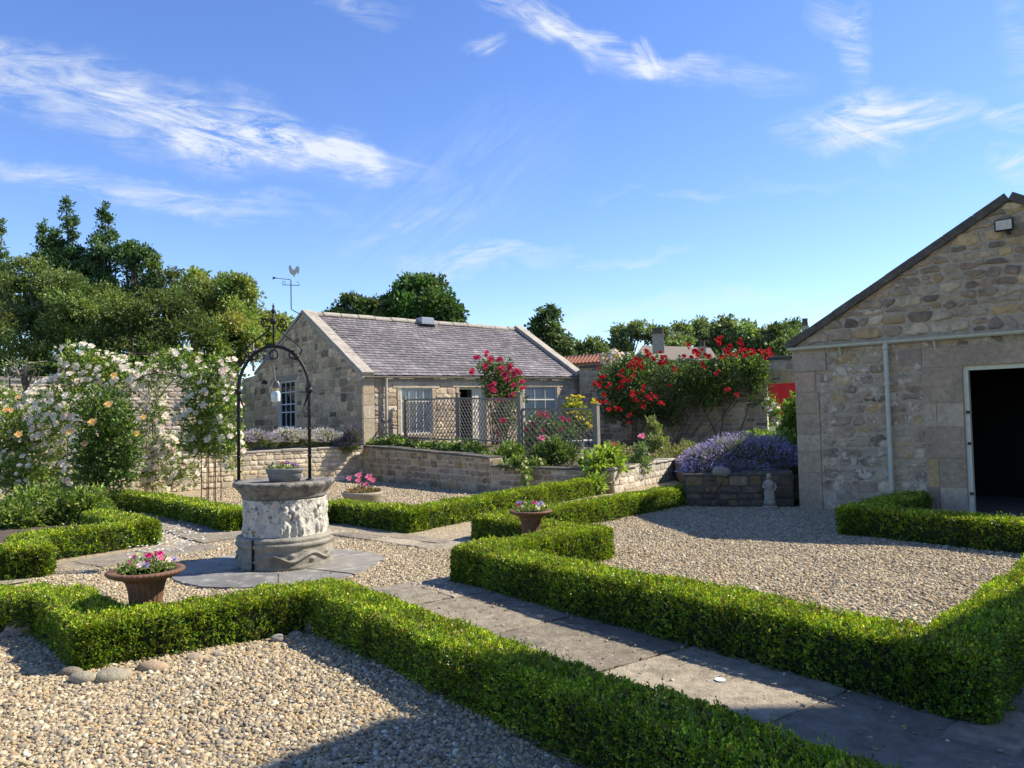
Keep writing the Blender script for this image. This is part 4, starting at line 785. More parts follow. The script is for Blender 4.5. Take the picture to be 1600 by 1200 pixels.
b.add(A+B_, [tuple(t_) for t_ in tr3]+[tuple(n_+i for i in t_) for t_ in tr3]+[(i,(i+1)%n_,n_+(i+1)%n_,n_+i) for i in range(n_)]); b.build('cockerel', M['vane'], vane)
# ================================================================== RIGHT OUTBUILDING
B0_ = np.array([5.60,15.17]); bd = unit(np.array([7.80,13.25])-B0_); bn = np.array([-abs(bd[1]), -abs(bd[0])]); bn = np.array([bd[1], -bd[0]]); bn = bn if bn[1] < 0 else -bn
gz = PL(1240,548,B0_,bd)[1]; ra = PL(1577,309,B0_,bd); dj = PL(1503,572,B0_,bd); dl = PL(1600,569,B0_,bd)
WZ = ra[0]*2
outb = thing('stone_outbuilding', 'gabled stone outbuilding at the right with a dark open doorway and patchy pointing', 'outbuilding', (B0_[0],B0_[1],0))
DT0, DZ, DT1 = dj[0], dj[1], dj[0]+2.5
b = MB(); b.prism([(0,0),(WZ,0),(WZ,gz+.08),(ra[0],ra[1]-.04),(0,gz+.08)], B0_, bd, bn, -.55, 0, [[(DT0,.02),(DT1,.02),(DT1,DZ),(DT0,DZ)]])
sdv = np.array([-bn[0],-bn[1]])
b.prism([(.02,0),(6.5,0),(6.5,gz-.05),(.02,gz-.05)], B0_+bd*.0+sdv*.55, sdv, -bd, -.5, -.002); b.build('wall', M['mortar_grey'], outb)
b = MB(); stones(b, [(.0,gz+.10),(WZ,gz+.10),(ra[0],ra[1]-.03)], B0_, bd, bn, [], ch=(.12,.24), cw=(.18,.50), cols=GREYS, gap=.020, proud=.03, rough=.03, jitter=.5)
b.build('gable_stonework', M['gablestone'] if 'gablestone' in M else M['rubble'], outb)
b = MB(); stones(b, [(.0,0),(WZ,0),(WZ,gz+.0),(0,gz+.0)], B0_, bd, bn, [(0,0,.46,gz),(DT0-.62,0,DT1+.6,DZ+.36)], ch=(.11,.25), cw=(.15,.46), cols=GREYS, gap=.016, proud=.016, rough=.03, jitter=.6)
b.build('wall_stonework', M['harled'], outb); b = MB(); stones(b, [(.02,0),(6.5,0),(6.5,gz-.07),(.02,gz-.07)], B0_+sdv*.5, sdv, -bd, [], ch=(.18,.32), cw=(.25,.6), cols=GREYS, gap=.012, proud=.014)
b.build('side_stonework', M['harled'], outb)
b = MB(); AC_ = [(0.472,0.383,0.275),(0.437,0.348,0.242),(0.507,0.418,0.297),(0.401,0.313,0.220),(0.460,0.336,0.242)]
z = 0
for h, l in ((.36,.72),(.35,.46),(.40,.5),(.34,.62),(.40,.46),(.42,.55),(.40,.40)):
    h = min(h, gz-.2-z)
    if h < .05: break
    slab_front(b, 0, z, l if l < .47 else .46, z+h, B0_, bd, bn, random.choice(AC_), (-.08,.026))
    if l > .47: slab_front(b, .46, z, l, z+h, B0_, bd, bn, random.choice(AC_), (-.08,.014))
    z += h
slab_front(b, -.03, z, .62, gz-.0, B0_, bd, bn, (.40,.33,.25), (-.08,.05))
z = .02
for h, l in ((.50,.42),(.50,.42),(.55,.62),(.42,.42),(.60,.62),(.4,.62)):
    h = min(h, DZ-z)
    if h < .05: break
    slab_front(b, DT0-l, z, DT0, z+h, B0_, bd, bn, random.choice(AC_), (-.3,.022)); slab_front(b, DT1, z, DT1+.5, z+h, B0_, bd, bn, random.choice(AC_), (-.3,.022))
    if l < .5: slab_front(b, DT0-.62, z, DT0-l, z+h, B0_, bd, bn, tuple(np.array(random.choice(GREYS))), (-.3,.012))
    z += h
slab_front(b, DT0-.62, DZ, DT1+.55, DZ+.36, B0_, bd, bn, (.42,.335,.245), (-.3,.028)); slab_front(b, DT0-1.0, DZ+.05, DT0-.62, DZ+.36, B0_, bd, bn, (.36,.28,.22), (-.1,.018))
b.build('dressed_stone', M['ashlar'], outb)
b = MB(); gA = [*(B0_+bd*-.12+bn*.0), gz+.0]; rA = np.array([*(B0_+bd*ra[0]), ra[1]-.02]); gB = np.array([*(B0_+bd*(WZ+.12)), gz])
coping(b, [gA[0],gA[1],gz+.03], rA, .50, .11, -bn*1, 8); b.build('coping', M['cope_dark'], outb); b = MB(); coping(b, gB, rA, .50, .11, -bn, 8)
roof2 = b.build('coping', M['cope_dark'], outb)
b = MB()
for side in (0, 1):
    A0 = np.array([gA[0],gA[1],gz]) if side == 0 else gB; P = [A0, rA, rA+np.array([sdv[0]*6.5,sdv[1]*6.5,0]), A0+np.array([sdv[0]*6.5,sdv[1]*6.5,0])]; off = np.array([sdv[0]*.41,sdv[1]*.41,0]); P[0] = P[0]+off; P[1] = P[1]+off
    b.add([tuple(p) for p in P]+[tuple(p+np.array([0,0,.05])) for p in P], [(0,1,2,3),(4,5,6,7),(0,1,5,4),(1,2,6,5),(2,3,7,6),(3,0,4,7)])
b.build('roof', M['cope_dark'], outb)
b = MB(); g0 = B0_+bd*-.08+bn*.12; g1 = B0_+bd*(WZ+.1)+bn*.12; gutter(b, g0, g1, .058, gz+.045, gz+.045); b.build('gutter', M['grey_pipe'], outb)
for xx in (1314,1462):
    t_ = PL(xx,550,B0_,bd)[0]; b = MB(); b.beam(wp(t_,gz-.16,.02,B0_,bd,bn), wp(t_,gz+.0,.12,B0_,bd,bn), .03, .02); b.beam(wp(t_,gz-.17,.012,B0_,bd,bn), wp(t_,gz-.02,.012,B0_,bd,bn), .04, .02, up=(bn[0],bn[1],0)); b.build('gutter_bracket', M['grey_pipe'], outb)
t_ = PL(1389,600,B0_,bd)[0]; b = MB(); b.tube([wp(t_,gz+.0,.12,B0_,bd,bn), wp(t_,gz-.1,.115,B0_,bd,bn), wp(t_+.0,.1,.11,B0_,bd,bn)], .042, 12)
for z in (gz-.75, gz-.8): pass
b.lathe([(.042,0),(.056,.01),(.056,.07),(.042,.08)], wp(t_,gz-.78,.113,B0_,bd,bn), 12, cap=False); b.lathe([(.042,0),(.056,.01),(.056,.07),(.042,.08)], wp(t_,gz-.12,.113,B0_,bd,bn), 12, cap=False)
b.box(wp(t_,gz-.74,.05,B0_,bd,bn), (.16,.05,.035), math.atan2(bd[1],bd[0])); b.build('downpipe', M['grey_pipe'], outb, smooth=False)
b = MB(); w_ = .075
for (a, c, d, e) in ((DT0,.02,DT0+w_,DZ),(DT1-w_,.02,DT1,DZ),(DT0+w_,DZ-w_,DT1-w_,DZ)): b.prism([(a,c),(d,c),(d,e),(a,e)], B0_, bd, bn, -.20, -.06)
dfr = b.build('door_frame', M['sage'], outb)
for zz in (.42,1.28,1.82): b = MB(); b.box(wp(DT0+.05,zz,-.055,B0_,bd,bn), (.05,.03,.05), math.atan2(bd[1],bd[0])); b.build('hinge', M['black'], dfr)
b = MB()
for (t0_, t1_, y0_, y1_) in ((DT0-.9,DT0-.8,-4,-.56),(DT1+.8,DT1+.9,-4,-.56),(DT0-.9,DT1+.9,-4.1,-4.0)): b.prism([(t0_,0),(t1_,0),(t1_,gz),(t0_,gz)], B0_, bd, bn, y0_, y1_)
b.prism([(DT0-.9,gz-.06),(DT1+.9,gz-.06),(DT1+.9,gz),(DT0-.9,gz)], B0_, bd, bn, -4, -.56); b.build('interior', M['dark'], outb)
b = MB(); b.prism([(DT0-.8,-.01),(DT1+.8,-.01),(DT1+.8,.015),(DT0-.8,.015)], B0_, bd, bn, -4, .4); b.build('threshold', M['concrete'], outb)
b = MB(); b.prism([(DT1-.05,.03),(DT1,.03),(DT1,DZ-.05),(DT1-.05,DZ-.05)], B0_, bd, bn, -1.4, -.56); b.build('door_leaf', M['sage'], outb)
# floodlight
ft = PL(1571,354,B0_,bd); ang = math.atan2(bd[1],bd[0])
fl = thing('floodlight', 'black rectangular floodlight with sensor high on the gable of the outbuilding', 'floodlight', wp(ft[0],ft[1],.1,B0_,bd,bn))
def fbox(name, t_, z_, y_, size, m, par, bev=0): b = MB(); b.box(wp(t_,z_,y_,B0_,bd,bn), size, ang, bevel=bev); return b.build(name, m, par)
hs_ = fbox('housing', ft[0], ft[1], .14, (.27,.06,.20), M['black'], fl, .012); fbox('lamp_glass', ft[0], ft[1], .174, (.225,.008,.155), M['lampglass'], fl); fbox('bracket', ft[0]+.04, ft[1]-.03, .065, (.05,.13,.05), M['black'], fl); fbox('sensor', ft[0]+.06, ft[1]-.135, .13, (.07,.07,.06), M['black'], fl, .015)
# ================================================================== GARDEN WALLS
def plain_wall(name, P0, P1, ztop0, ztop1, zbot, thick, label, cols, ch, cw, m=M['rubble'], cope=.0, copem=None, holes=(), proud=.016, mort=None, cap=True, gap=.013, ends=True):
    P0 = np.array(P0, float)[:2]; P1 = np.array(P1, float)[:2]; d = unit(P1-P0); n = np.array([d[1], -d[0]]); L = np.linalg.norm(P1-P0)
    t = thing(name, label, 'wall', (P0[0],P0[1],0)); hb = cope
    b = MB(); b.prism([(0,zbot),(L,zbot),(L,ztop1-hb),(0,ztop0-hb)], P0, d, n, -thick, 0, [hole(h) for h in holes]); b.build('wall_core', mort or M['mortar'], t)
    b = MB(); stones(b, [(0,zbot),(L,zbot),(L,ztop1-hb-.005),(0,ztop0-hb-.005)], P0, d, n, holes, ch=ch, cw=cw, cols=cols, proud=proud, gap=gap)
    if ends:
        stones(b, [(0,zbot),(thick,zbot),(thick,ztop1-hb-.005),(0,ztop1-hb-.005)], P1, -n, d, (), ch=ch, cw=cw, cols=cols, proud=proud)
        stones(b, [(0,zbot),(thick,zbot),(thick,ztop0-hb-.005),(0,ztop0-hb-.005)], P0-n*thick, n, -d, (), ch=ch, cw=cw, cols=cols, proud=proud)
    b.build('stonework', m, t)
    b = MB(); x = 0
    while x < L-.01:
        l = random.uniform(.35,.8)*(1.6 if cope > .09 else 1); 
        if x+l > L-.25: l = L-x
        za = ztop0+(ztop1-ztop0)*x/L; zc = ztop0+(ztop1-ztop0)*(x+l)/L; j = random.uniform(-.012,.018); g = .006; oh = .04+random.uniform(-.02,.02) ; hh = max(cope,.05)
        vs = [];
        for (tt, zz) in ((x+g, za), (x+l-g, zc)):
            for (y_, q) in ((oh,-hh+.002),(oh+.0,j-.02),(oh-.02,j),(-thick-oh+.02,j),(-thick-oh,j-.02),(-thick-oh,-hh+.002)): vs.append(wp(tt, zz+q, y_+random.uniform(-.006,.006), P0, d, n))
        b.add(vs, [(k,k+1,k+7,k+6) for k in range(5)]+[(5,0,6,11),(0,1,2,3,4,5),(11,10,9,8,7,6)], tuple(np.array(random.choice(cols))*random.uniform(.9,1.15))); x += l
    if cope: b.build('coping', copem or M['cope'], t)
    return t
plain_wall('retaining_wall', (-11.5,20.5), (-4.86,25.0), 1.02, 1.10, 0, .4, 'low sunlit rubble wall holding up the lavender in front of the cottage gable', [(.72,.62,.45),(.66,.55,.38),(.76,.67,.50),(.60,.50,.34),(.70,.56,.34)], (.12,.2), (.16,.4), cope=.06)
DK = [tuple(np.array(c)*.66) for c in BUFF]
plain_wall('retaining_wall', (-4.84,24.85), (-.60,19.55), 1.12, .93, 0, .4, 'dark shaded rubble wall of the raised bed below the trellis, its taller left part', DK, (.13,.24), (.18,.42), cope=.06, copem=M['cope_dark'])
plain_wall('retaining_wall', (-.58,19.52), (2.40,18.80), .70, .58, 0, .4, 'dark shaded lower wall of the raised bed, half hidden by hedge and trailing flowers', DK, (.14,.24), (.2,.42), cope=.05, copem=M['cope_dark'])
plain_wall('retaining_wall', (2.43,18.78), (4.70,22.6), .62, .62, 0, .4, 'short sunlit rubble wall at the right end of the raised bed', [(.54,.48,.38),(.49,.43,.33),(.58,.52,.42),(.45,.40,.31)], (.15,.22), (.22,.45), cope=.05)
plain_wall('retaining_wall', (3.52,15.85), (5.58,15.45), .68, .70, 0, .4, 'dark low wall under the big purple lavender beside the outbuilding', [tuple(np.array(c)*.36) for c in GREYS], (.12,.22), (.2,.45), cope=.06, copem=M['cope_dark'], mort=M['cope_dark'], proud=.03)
# sunlit boundary wall at left
L0 = AT(-150,586,26.5); L1 = AT(376,590,32.6)
plain_wall('boundary_wall', L0, L1, L0[2], L1[2]-.12, .0, .45, 'tall sunlit boundary wall with flat stone coping behind the white roses', [(.62,.52,.38),(.58,.48,.35),(.66,.56,.42),(.54,.44,.32)], (.12,.22), (.2,.5), cope=.14, copem=M['cope'], proud=.02)
# rose wall
RW0 = AT(905,571,31.0); RW1 = AT(1300,553,27.3); rd = unit(RW1-RW0); rn = np.array([rd[1],-rd[0]])
oh_ = rect(1197,599,1262,720,RW0,rd); oh_[1] = .3
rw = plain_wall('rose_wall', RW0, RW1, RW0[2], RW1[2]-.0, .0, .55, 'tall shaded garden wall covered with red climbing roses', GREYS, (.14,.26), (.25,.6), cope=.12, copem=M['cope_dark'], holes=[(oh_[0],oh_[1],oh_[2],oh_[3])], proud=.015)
# the red gate seen through the opening
gA_ = AT(1185,600,32.5); gB_ = AT(1290,600,32.0)
b = MB(); gd = unit(gB_-gA_); gnn = np.array([gd[1],-gd[0]]); gl_ = np.linalg.norm((gB_-gA_)[:2]); zt0 = AT(1200,598,32.3)[2]+.25
gate = thing('red_gate', 'bright red gate seen through the opening in the rose wall', 'gate', (gA_[0],gA_[1],.4))
b.prism([(0,1.7),(gl_,1.7),(gl_,zt0),(0,zt0)], gA_, gd, gnn, -.05, 0); b.build('panel', M['red'], gate)
b = MB()
for a_ in (0,.9,1.8,2.6): b.prism([(a_,1.7),(a_+.1,1.7),(a_+.1,zt0-.1),(a_,zt0-.1)], gA_, gd, gnn, .002, .03)
b.prism([(0,zt0-.1),(gl_,zt0-.1),(gl_,zt0),(0,zt0)], gA_, gd, gnn, .002, .035); b.build('frame', M['red'], gate)
b = MB()
for a_ in (.0, 2.6): b = MB(); b.prism([(a_,.3),(a_+.12,.3),(a_+.12,1.7),(a_,1.7)], gA_, gd, gnn, -.06, .04); b.build('post', M['red'], gate)
# a pantiled wall top beyond the cottage
a_ = AT(880,556,40); c_ = AT(975,560,38); t = thing('pantiled_wall', 'wall with red pantiled top seen behind the right end of the cottage', 'wall', (a_[0],a_[1],0)); d_ = unit(c_-a_); n_ = np.array([d_[1],-d_[0]]); l_ = np.linalg.norm((c_-a_)[:2])
b = MB(); b.prism([(-1,.2),(l_,.2),(l_,a_[2]-.45),(-1,a_[2]-.45)], a_, d_, n_, -.6, 0); b.build('wall', M['mortar'], t)
b = MB(); 
for i in range(int((l_+1)/.22)):
    x_ = -1+i*.22; b.tube([wp(x_,a_[2]-.5,.15,a_,d_,n_), wp(x_,a_[2]-.06,-.5,a_,d_,n_)], .11, 8)
b.build('pantiles', M['brick'], t); b = MB(); b.prism([(-1,a_[2]-.1),(l_,a_[2]-.1),(l_,a_[2]+.0),(-1,a_[2]+.0)], a_, d_, n_, -.75, -.4); b.build('coping', M['cope'], t)
# soil beds and terraces
sheet('terrace', [(-11.5,20.8),(-4.95,25.15),(-4.93,25.4),(-8.0,29.2),(-11,33.0),(-18,28)], .98, M['soil'], thick=1)
b = MB(); TT = [((-4.75,24.9,1.05)),((-.55,19.75,.84)),((-.55,19.75,.62)),((2.35,18.95,.50)),((4.55,22.7,.52)),((10.5,28.2,.55)),((2.8,31.2,.85)),((-4.75,25.3,1.1))]
b.add([(-4.8,25.05,1.05),(-.7,19.9,.86),(.9,22.2,.82),(3.0,31.0,.9),(-4.6,25.5,1.1)], [(0,1,2,3,4)]); b.add([(-.7,19.9,.66),(2.3,19.0,.52),(4.5,22.7,.50),(5.6,27.0,.55),(10.6,28.0,.55),(3.0,31.0,.9),(.9,22.2,.82)], [(0,1,2),(0,2,6),(2,3,6),(3,4,5),(3,5,6)]); o = b.build('bed_soil', M['soil']); o['kind'] = 'structure'
sheet('bed_soil', [(3.5,15.95),(5.75,15.6),(9.0,20),(10.5,28),(5.2,27),(4.4,20)], .60, M['soil'], thick=.5)
sheet('bed_soil', [(-16,9.4),(-8.6,9.2),(-6.3,9.9),(-6.9,10.9),(-6.0,12.2),(-7.4,13.6),(-12,20),(-16,20)], .02, M['soil'])
sheet('bed_soil', [(-4.8,13.9),(-7.4,16.4),(-9,17.8),(-12.5,23.4),(-16,23),(-10.4,17.6),(-7.9,15.0)], .012, M['concrete']) if False else None
# ================================================================== TRELLIS
TPp = [(632.5,622,26.0,.07,686),(715,615,24.2,.10,699),(812,615,21.6,.12,722),(931,632,20.6,.14,716)]
TP = []
for (x_, y_, D_, w_, yb) in TPp: a = AT(x_, y_, D_); c = AT(x_, yb, D_); TP.append((a, c[2], w_))
tr = thing('trellis_screen', 'grey three panel diamond trellis screen standing on the raised bed', 'trellis', (TP[0][0][0],TP[0][0][1],TP[0][1]))
for (a, zb_, w_) in TP:
    b = MB(); b.box((a[0],a[1],(a[2]+zb_-.15)/2), (w_,w_,a[2]-zb_+.15), .9); b.box((a[0],a[1],a[2]+.015), (w_*1.3,w_*1.3,.03), .9); b.build('post', M['wood'], tr)
PT = [((624,621),(684,689)),((621,622.5),(686,694)),((638,637.5),(711,707))]
for i in range(3):
    a, c = TP[i][0], TP[i+1][0]; d = unit(c-a); L = np.linalg.norm((c-a)[:2]); n = np.array([d[1],-d[0]]); (y0, y1), (y2, y3) = PT[i]
    zl1 = AT(TPp[i][0], y0, TPp[i][2])[2]; zr1 = AT(TPp[i+1][0], y1, TPp[i+1][2])[2]; zl0 = AT(TPp[i][0], y2, TPp[i][2])[2]; zr0 = AT(TPp[i+1][0], y3, TPp[i+1][2])[2]
    zt_ = (zl1+zr1)/2; zb_ = (zl0+zr0)/2; b = MB(); f_ = .045; i0, i1 = .05, L-.05
    tl, trr, bl, br = zl1, zr1, zl0, zr0
    b.prism([(i0,tl-f_),(i1,trr-f_),(i1,trr),(i0,tl)], a, d, n, -.02, .02); b.prism([(i0,bl),(i1,br),(i1,br+f_),(i0,bl+f_)], a, d, n, -.02, .02)
    b.prism([(i0,bl+f_),(i0+f_,bl+f_),(i0+f_,tl-f_),(i0,tl-f_)], a, d, n, -.02, .02); b.prism([(i1-f_,br+f_),(i1,br+f_),(i1,trr-f_),(i1-f_,trr-f_)], a, d, n, -.02, .02)
    pan = b.build('panel_frame', M['wood'], tr); b = MB(); H_ = zt_-zb_; cell = .165; w_ = .022
    quad = [(i0+f_,bl+f_),(i1-f_,br+f_),(i1-f_,trr-f_),(i0+f_,tl-f_)]
    for sgn in (1, -1):
        s = -H_*1.3
        while s < L+H_*1.3:
            z0_ = min(bl,br); base = [(s, z0_), (s+w_*1.5, z0_), (s+w_*1.5+sgn*H_*1.2*.95, z0_+H_*1.35), (s+sgn*H_*1.2*.95, z0_+H_*1.35)]
            po = base
            for k in range(4):
                po = clip(po, quad[k], quad[(k+1)%4])
                if len(po) < 3: break
            if len(po) >= 3: b.prism(po, a, d, n, (.001 if sgn > 0 else -.010), (.010 if sgn > 0 else -.001))
            s += cell
    b.build('lattice', M['wood'], pan)
# white bench behind the trellis
q0 = AT(856,690,23.3); q1 = AT(925,684,24.6)
t = thing('garden_bench', 'pale painted bench half hidden behind the right trellis panel', 'bench', (q0[0],q0[1],.75)); d_ = unit(q1-q0); n_ = np.array([d_[1],-d_[0]]); l_ = np.linalg.norm((q1-q0)[:2])
zs_ = q0[2]; b = MB()
for y_ in (0,-.12,-.24,-.36): b.prism([(0,zs_-.03),(l_,zs_-.03),(l_,zs_),(0,zs_)], q0, d_, n_, y_-.1, y_)
b.build('table_top', M['white_wood'], t); t.name = 'garden_table'; t['label'] = 'pale painted garden table half hidden behind the right trellis panel'; t['category'] = 'table'
b = MB(); b.prism([(.0,zs_-.42),(l_,zs_-.42),(l_,zs_-.38),(0,zs_-.38)], q0, d_, n_, .1, .34); b.build('seat', M['white_wood'], t)
for a_ in (.15, l_-.2): b = MB(); b.prism([(a_,.7),(a_+.07,.7),(a_+.07,zs_-.035),(a_,zs_-.035)], q0, d_, n_, -.3, -.22); b.build('leg', M['white_wood'], t); b = MB(); b.prism([(a_,.6),(a_+.07,.6),(a_+.07,zs_-.425),(a_,zs_-.425)], q0, d_, n_, .18, .25); b.build('leg', M['white_wood'], t)
# ================================================================== ROSE ARBOUR
def pt(x, y, D): return AT(x, y, D)
arb = thing('rose_arbour', 'rusty iron rose arbour of barred columns and curved hoops', 'arbour', (-9.5,19.0,0))
COLS = [(172,17.9),(330,18.6),(90,20.8),(243,21.6)]; tops = []
for (cx, D_) in COLS:
    a = AT(cx, 700, D_); b = MB(); s = .17
    for (i, j) in ((-1,-1),(1,-1),(1,1),(-1,1),(0,-1),(0,1)): b.tube([(a[0]+i*s,a[1]+j*s,0),(a[0]+i*s,a[1]+j*s,2.5)], .012, 5)
    for z in (.35,1.2,2.0): b.tube([(a[0]+i*s,a[1]+j*s,z) for (i,j) in ((-1,-1),(1,-1),(1,1),(-1,1),(-1,-1))], .009, 5)
    b.build('column', M['rustbar'], arb); tops.append(np.array([a[0],a[1],2.5]))
cen = sum(tops)/4; cen[2] = 3.75
for a in tops: b = MB(); b.tube([a+(cen-a)*np.array([u_,u_,0])+np.array([0,0,1.25*math.sin(u_*math.pi/2)]) for u_ in np.linspace(0,1,12)], .013, 5); b.build('rib', M['rustbar'], arb)
for (i, j) in ((0,1),(1,3),(3,2),(2,0)): b = MB(); a, c = tops[i], tops[j]; b.tube([a+(c-a)*u_+np.array([0,0,.65*math.sin(u_*math.pi)]) for u_ in np.linspace(0,1,14)], .013, 5); b.build('hoop', M['rustbar'], arb)
b = MB(); b.tube([cen,cen+np.array([0,0,.35])], .012, 5); b.lathe([(.002,-.03),(.03,0),(.002,.03)], (cen[0],cen[1],cen[2]+.38), 8); b.build('finial', M['rustbar'], arb)
# ================================================================== SHRUBS, ROSES
def blob_pts(blobs, n):
    """points and outward directions through leafy clumps; blobs = (centre, radii)"""
    vol = np.array([np.prod(np.array(r))**(2/3) for _, r in blobs]); vol /= vol.sum(); P = []; D = []
    for (c, r), f in zip(blobs, vol):
        m = max(8, int(n*f)); u = nrm(rng.normal(size=(m,3))); lf = 1+.22*lump(u*1.0, 2.4, int(abs(c[0]*77+c[1]*13))%9999); rr = (rng.random(m)**.45)*lf; P.append(np.array(c)+u*rr[:,None]*np.array(r)); D.append(u+np.array([0,0,.35]))
    return np.vstack(P), np.vstack(D)
def to_blob(px, py, rx, ry, D, depth=None): c = AT(px, py, D); s = D/F; return (c, (rx*s, (depth or min(rx,ry)*s*1.0), ry*s))
def shrub(name, label, cat, blobs, n, leaf, cols, m='leaf', k=5, group=None, base=None, stems=True, blooms=(), par=None, zmin=0.0, wl=.55):
    c0 = blobs[0][0]; t = par or thing(name, label, cat, (c0[0],c0[1],base if base is not None else 0), group)
    P, D = blob_pts(blobs, n//k); kp = P[:,2] > zmin; P, D = P[kp], D[kp]; L_, A_ = tufts(P, D, k, leaf*1.3, 1.0); c = np.repeat(palette(len(P), cols, .18), k, 0)
    leafmesh('foliage', L_, A_, leaf*rng.uniform(.7,1.25,len(L_)), leaf*wl, c, M[m], t)
    if stems:
        b = MB(); z0 = base or 0
        for (c, r) in blobs[:8]:
            for q in range(3):
                e = np.array(c)+rng.normal(size=3)*np.array(r)*.35; s_ = np.array([c0[0]+(c[0]-c0[0])*.45+random.gauss(0,.06), c0[1]+(c[1]-c0[1])*.45, z0]); 
                if e[2] < z0+.1: continue
                b.tube([s_, (s_+e)/2+rng.normal(size=3)*.05, e], [.018,.012,.005], 5)
        if b.v: b.build('stems', M['stem'], t)
    return t
def blooms_on(t, blobs, n, kinds, size, ptd=90, front=(-.1,-1,.35)):
    P, D = blob_pts(blobs, n*3); fr = nrm(np.array([front]))[0]; P = P[:]; sc_ = (nrm(D)@fr)+rng.random(len(P))*.3
    # keep blossoms on the outside of the clumps
    out = []
    for (c, r) in blobs:
        pass
    rad = np.array([min(np.linalg.norm((p-np.array(c))/np.array(r)) for c, r in blobs) for p in P]); keep = np.where((rad > .72) & (sc_ > .0))[0]; keep = keep[:n]
    sz = size*rng.uniform(.7,1.25,len(keep))
    for i in range(min(ptd, len(keep))): q = keep[i]; bloom(random.choice(kinds), P[q], nrm(D[q]+fr*.8), sz[i], t)
    if len(keep) > ptd: bloom_mass(kinds, [P[q] for q in keep[ptd:]], [nrm(D[q]+fr*.8) for q in keep[ptd:]], sz[ptd:], t)
RL = [(.11,.18,.032),(.16,.24,.04),(.23,.31,.055),(.085,.135,.03),(.31,.37,.08)]
def rose(label, blobs, n, leaf, kinds, nb, bs, base=0, cols=RL, name='climbing_rose', cat='rose', grp=None, ptd=90):
    t = shrub(name, label, cat, blobs, n, leaf, cols, base=base, group=grp, stems=False); blooms_on(t, blobs, nb, kinds, bs, ptd); return t
B = to_blob
gw_ = 'white climbing roses on the arbour'
rose('tall mass of white roses over the left side of the arbour', [B(120,625,55,55,18.6),B(95,660,50,50,19.5),B(150,580,60,35,18.8),B(190,590,55,30,18.6),B(120,560,35,25,18.4),B(60,640,40,40,20),B(60,700,35,40,20),B(150,700,40,40,18.2),B(70,740,35,26,19.6),B(120,735,30,26,19)], 12500, .085, ['white','white','white','white','blush'], 470, .082, grp=gw_)
rose('column of white and blush roses at the centre back of the arbour', [B(243,650,20,45,21.4),B(240,585,34,22,21),B(258,705,24,34,20.6),B(285,740,25,26,20.2),B(240,745,22,24,20.8)], 6000, .08, ['white','blush','white','white','blush'], 260, .068, grp=gw_, cols=[(.14,.20,.05),(.20,.26,.07),(.26,.30,.10)])
rose('white rose climbing the right column of the arbour beside the well', [B(325,610,38,45,18.4),B(320,655,42,45,18.4),B(345,580,25,25,18.2),B(300,580,25,30,18.8),B(355,640,22,60,18.0),B(330,690,45,30,18.3),B(360,700,18,45,17.9),B(272,565,38,22,18.8)], 9500, .085, ['white','white','white','blush'], 170, .08, grp=gw_)
rose('leafy rose with apricot yellow blooms in front of the white roses', [B(165,650,38,50,17.3),B(160,700,42,45,17.2),B(195,690,28,60,17.0),B(150,740,30,35,17.2),B(190,740,20,30,17.0)], 9000, .09, ['cream'], 3, .05, cols=[(.08,.14,.028),(.11,.18,.035),(.16,.24,.045),(.06,.10,.02)])
yr = thing('rose_blooms', 'large apricot yellow rose blooms scattered over the white roses', 'rose', (-9.6,16.6,0)) if False else bpy.data.objects[[o.name for o in bpy.data.objects if o.name.startswith('climbing_rose')][-1]]
for (x_, y_, s_) in ((145,660,.10),(170,632,.09),(133,693,.085),(30,679,.09),(178,587,.085),(108,675,.085),(10,641,.075),(18,641,.07),(214,678,.08),(225,652,.07),(30,620,.06)): bloom('yellow', AT(x_, y_, 16.75), (0,-.8,.5), s_, yr)
rose('green leaved rose at the left edge with a few orange buds', [B(20,690,40,60,19.5),B(30,740,45,35,19),B(0,640,25,40,20)], 8000, .085, ['white','white','blush'], 90, .065)
shrub('leafy_shrub', 'low leafy rose bush behind the left box hedge', 'shrub', [B(60,790,50,28,15.5),B(110,800,45,30,15),B(30,810,40,25,14.5),B(140,790,30,25,15)], 9000, .09, RL)
# red climber on the shaded wall
DL = [(.07,.115,.025),(.10,.155,.03),(.15,.21,.04),(.05,.08,.02)]
rb = [B(985,600,42,38,28.6),B(1010,635,40,26,28.6),B(1060,590,45,32,28.2),B(1100,600,45,35,28.0),B(1150,580,48,30,27.6),B(1180,600,22,32,27.5),B(1000,570,40,20,28.6),B(1120,565,40,14,27.8),B(955,600,22,30,28.9),B(1180,570,25,18,27.3),B(1100,615,60,22,28.6),B(965,640,32,24,28.8),B(1035,648,40,20,28.6)]
t = shrub('red_climbing_rose', 'red climbing rose spilling over the top of the shaded wall', 'rose', rb, 26000, .10, DL, base=.5)
RD_ = [(939,590),(930,597),(936,603),(945,588),(953,600),(970,597),(968,586),(993,560),(988,567),(1000,563),(1004,570),(1012,556),(1016,553),(1010,548),(1035,560),(1040,566),(1031,550),(1032,568),(1075,539),(1068,556),(1080,558),(1090,556),(1085,548),(1089,552),(1108,556),(1102,554),(1100,574),(1119,531),(1125,527),(1124,535),(1130,557),(1137,551),(1127,556),(1140,541),(1145,552),(1155,535),(1158,548),(1156,537),(1164,556),(1178,550),(1188,548),(1197,550),(1203,549),(1196,558),(1205,553),(970,604),(988,611),(987,614),(934,626),(940,630),(947,627),(945,618),(962,636),(970,640),(992,625),(1015,620),(1025,621),(1033,628),(1036,631),(1030,630),(1002,633),(1004,610),(1055,578),(1119,584),(1152,617),(1136,609),(1165,546),(950,640),(1133,546),(1150,556),(1097,547),(1174,553),(1022,562),(996,570),(983,569)]
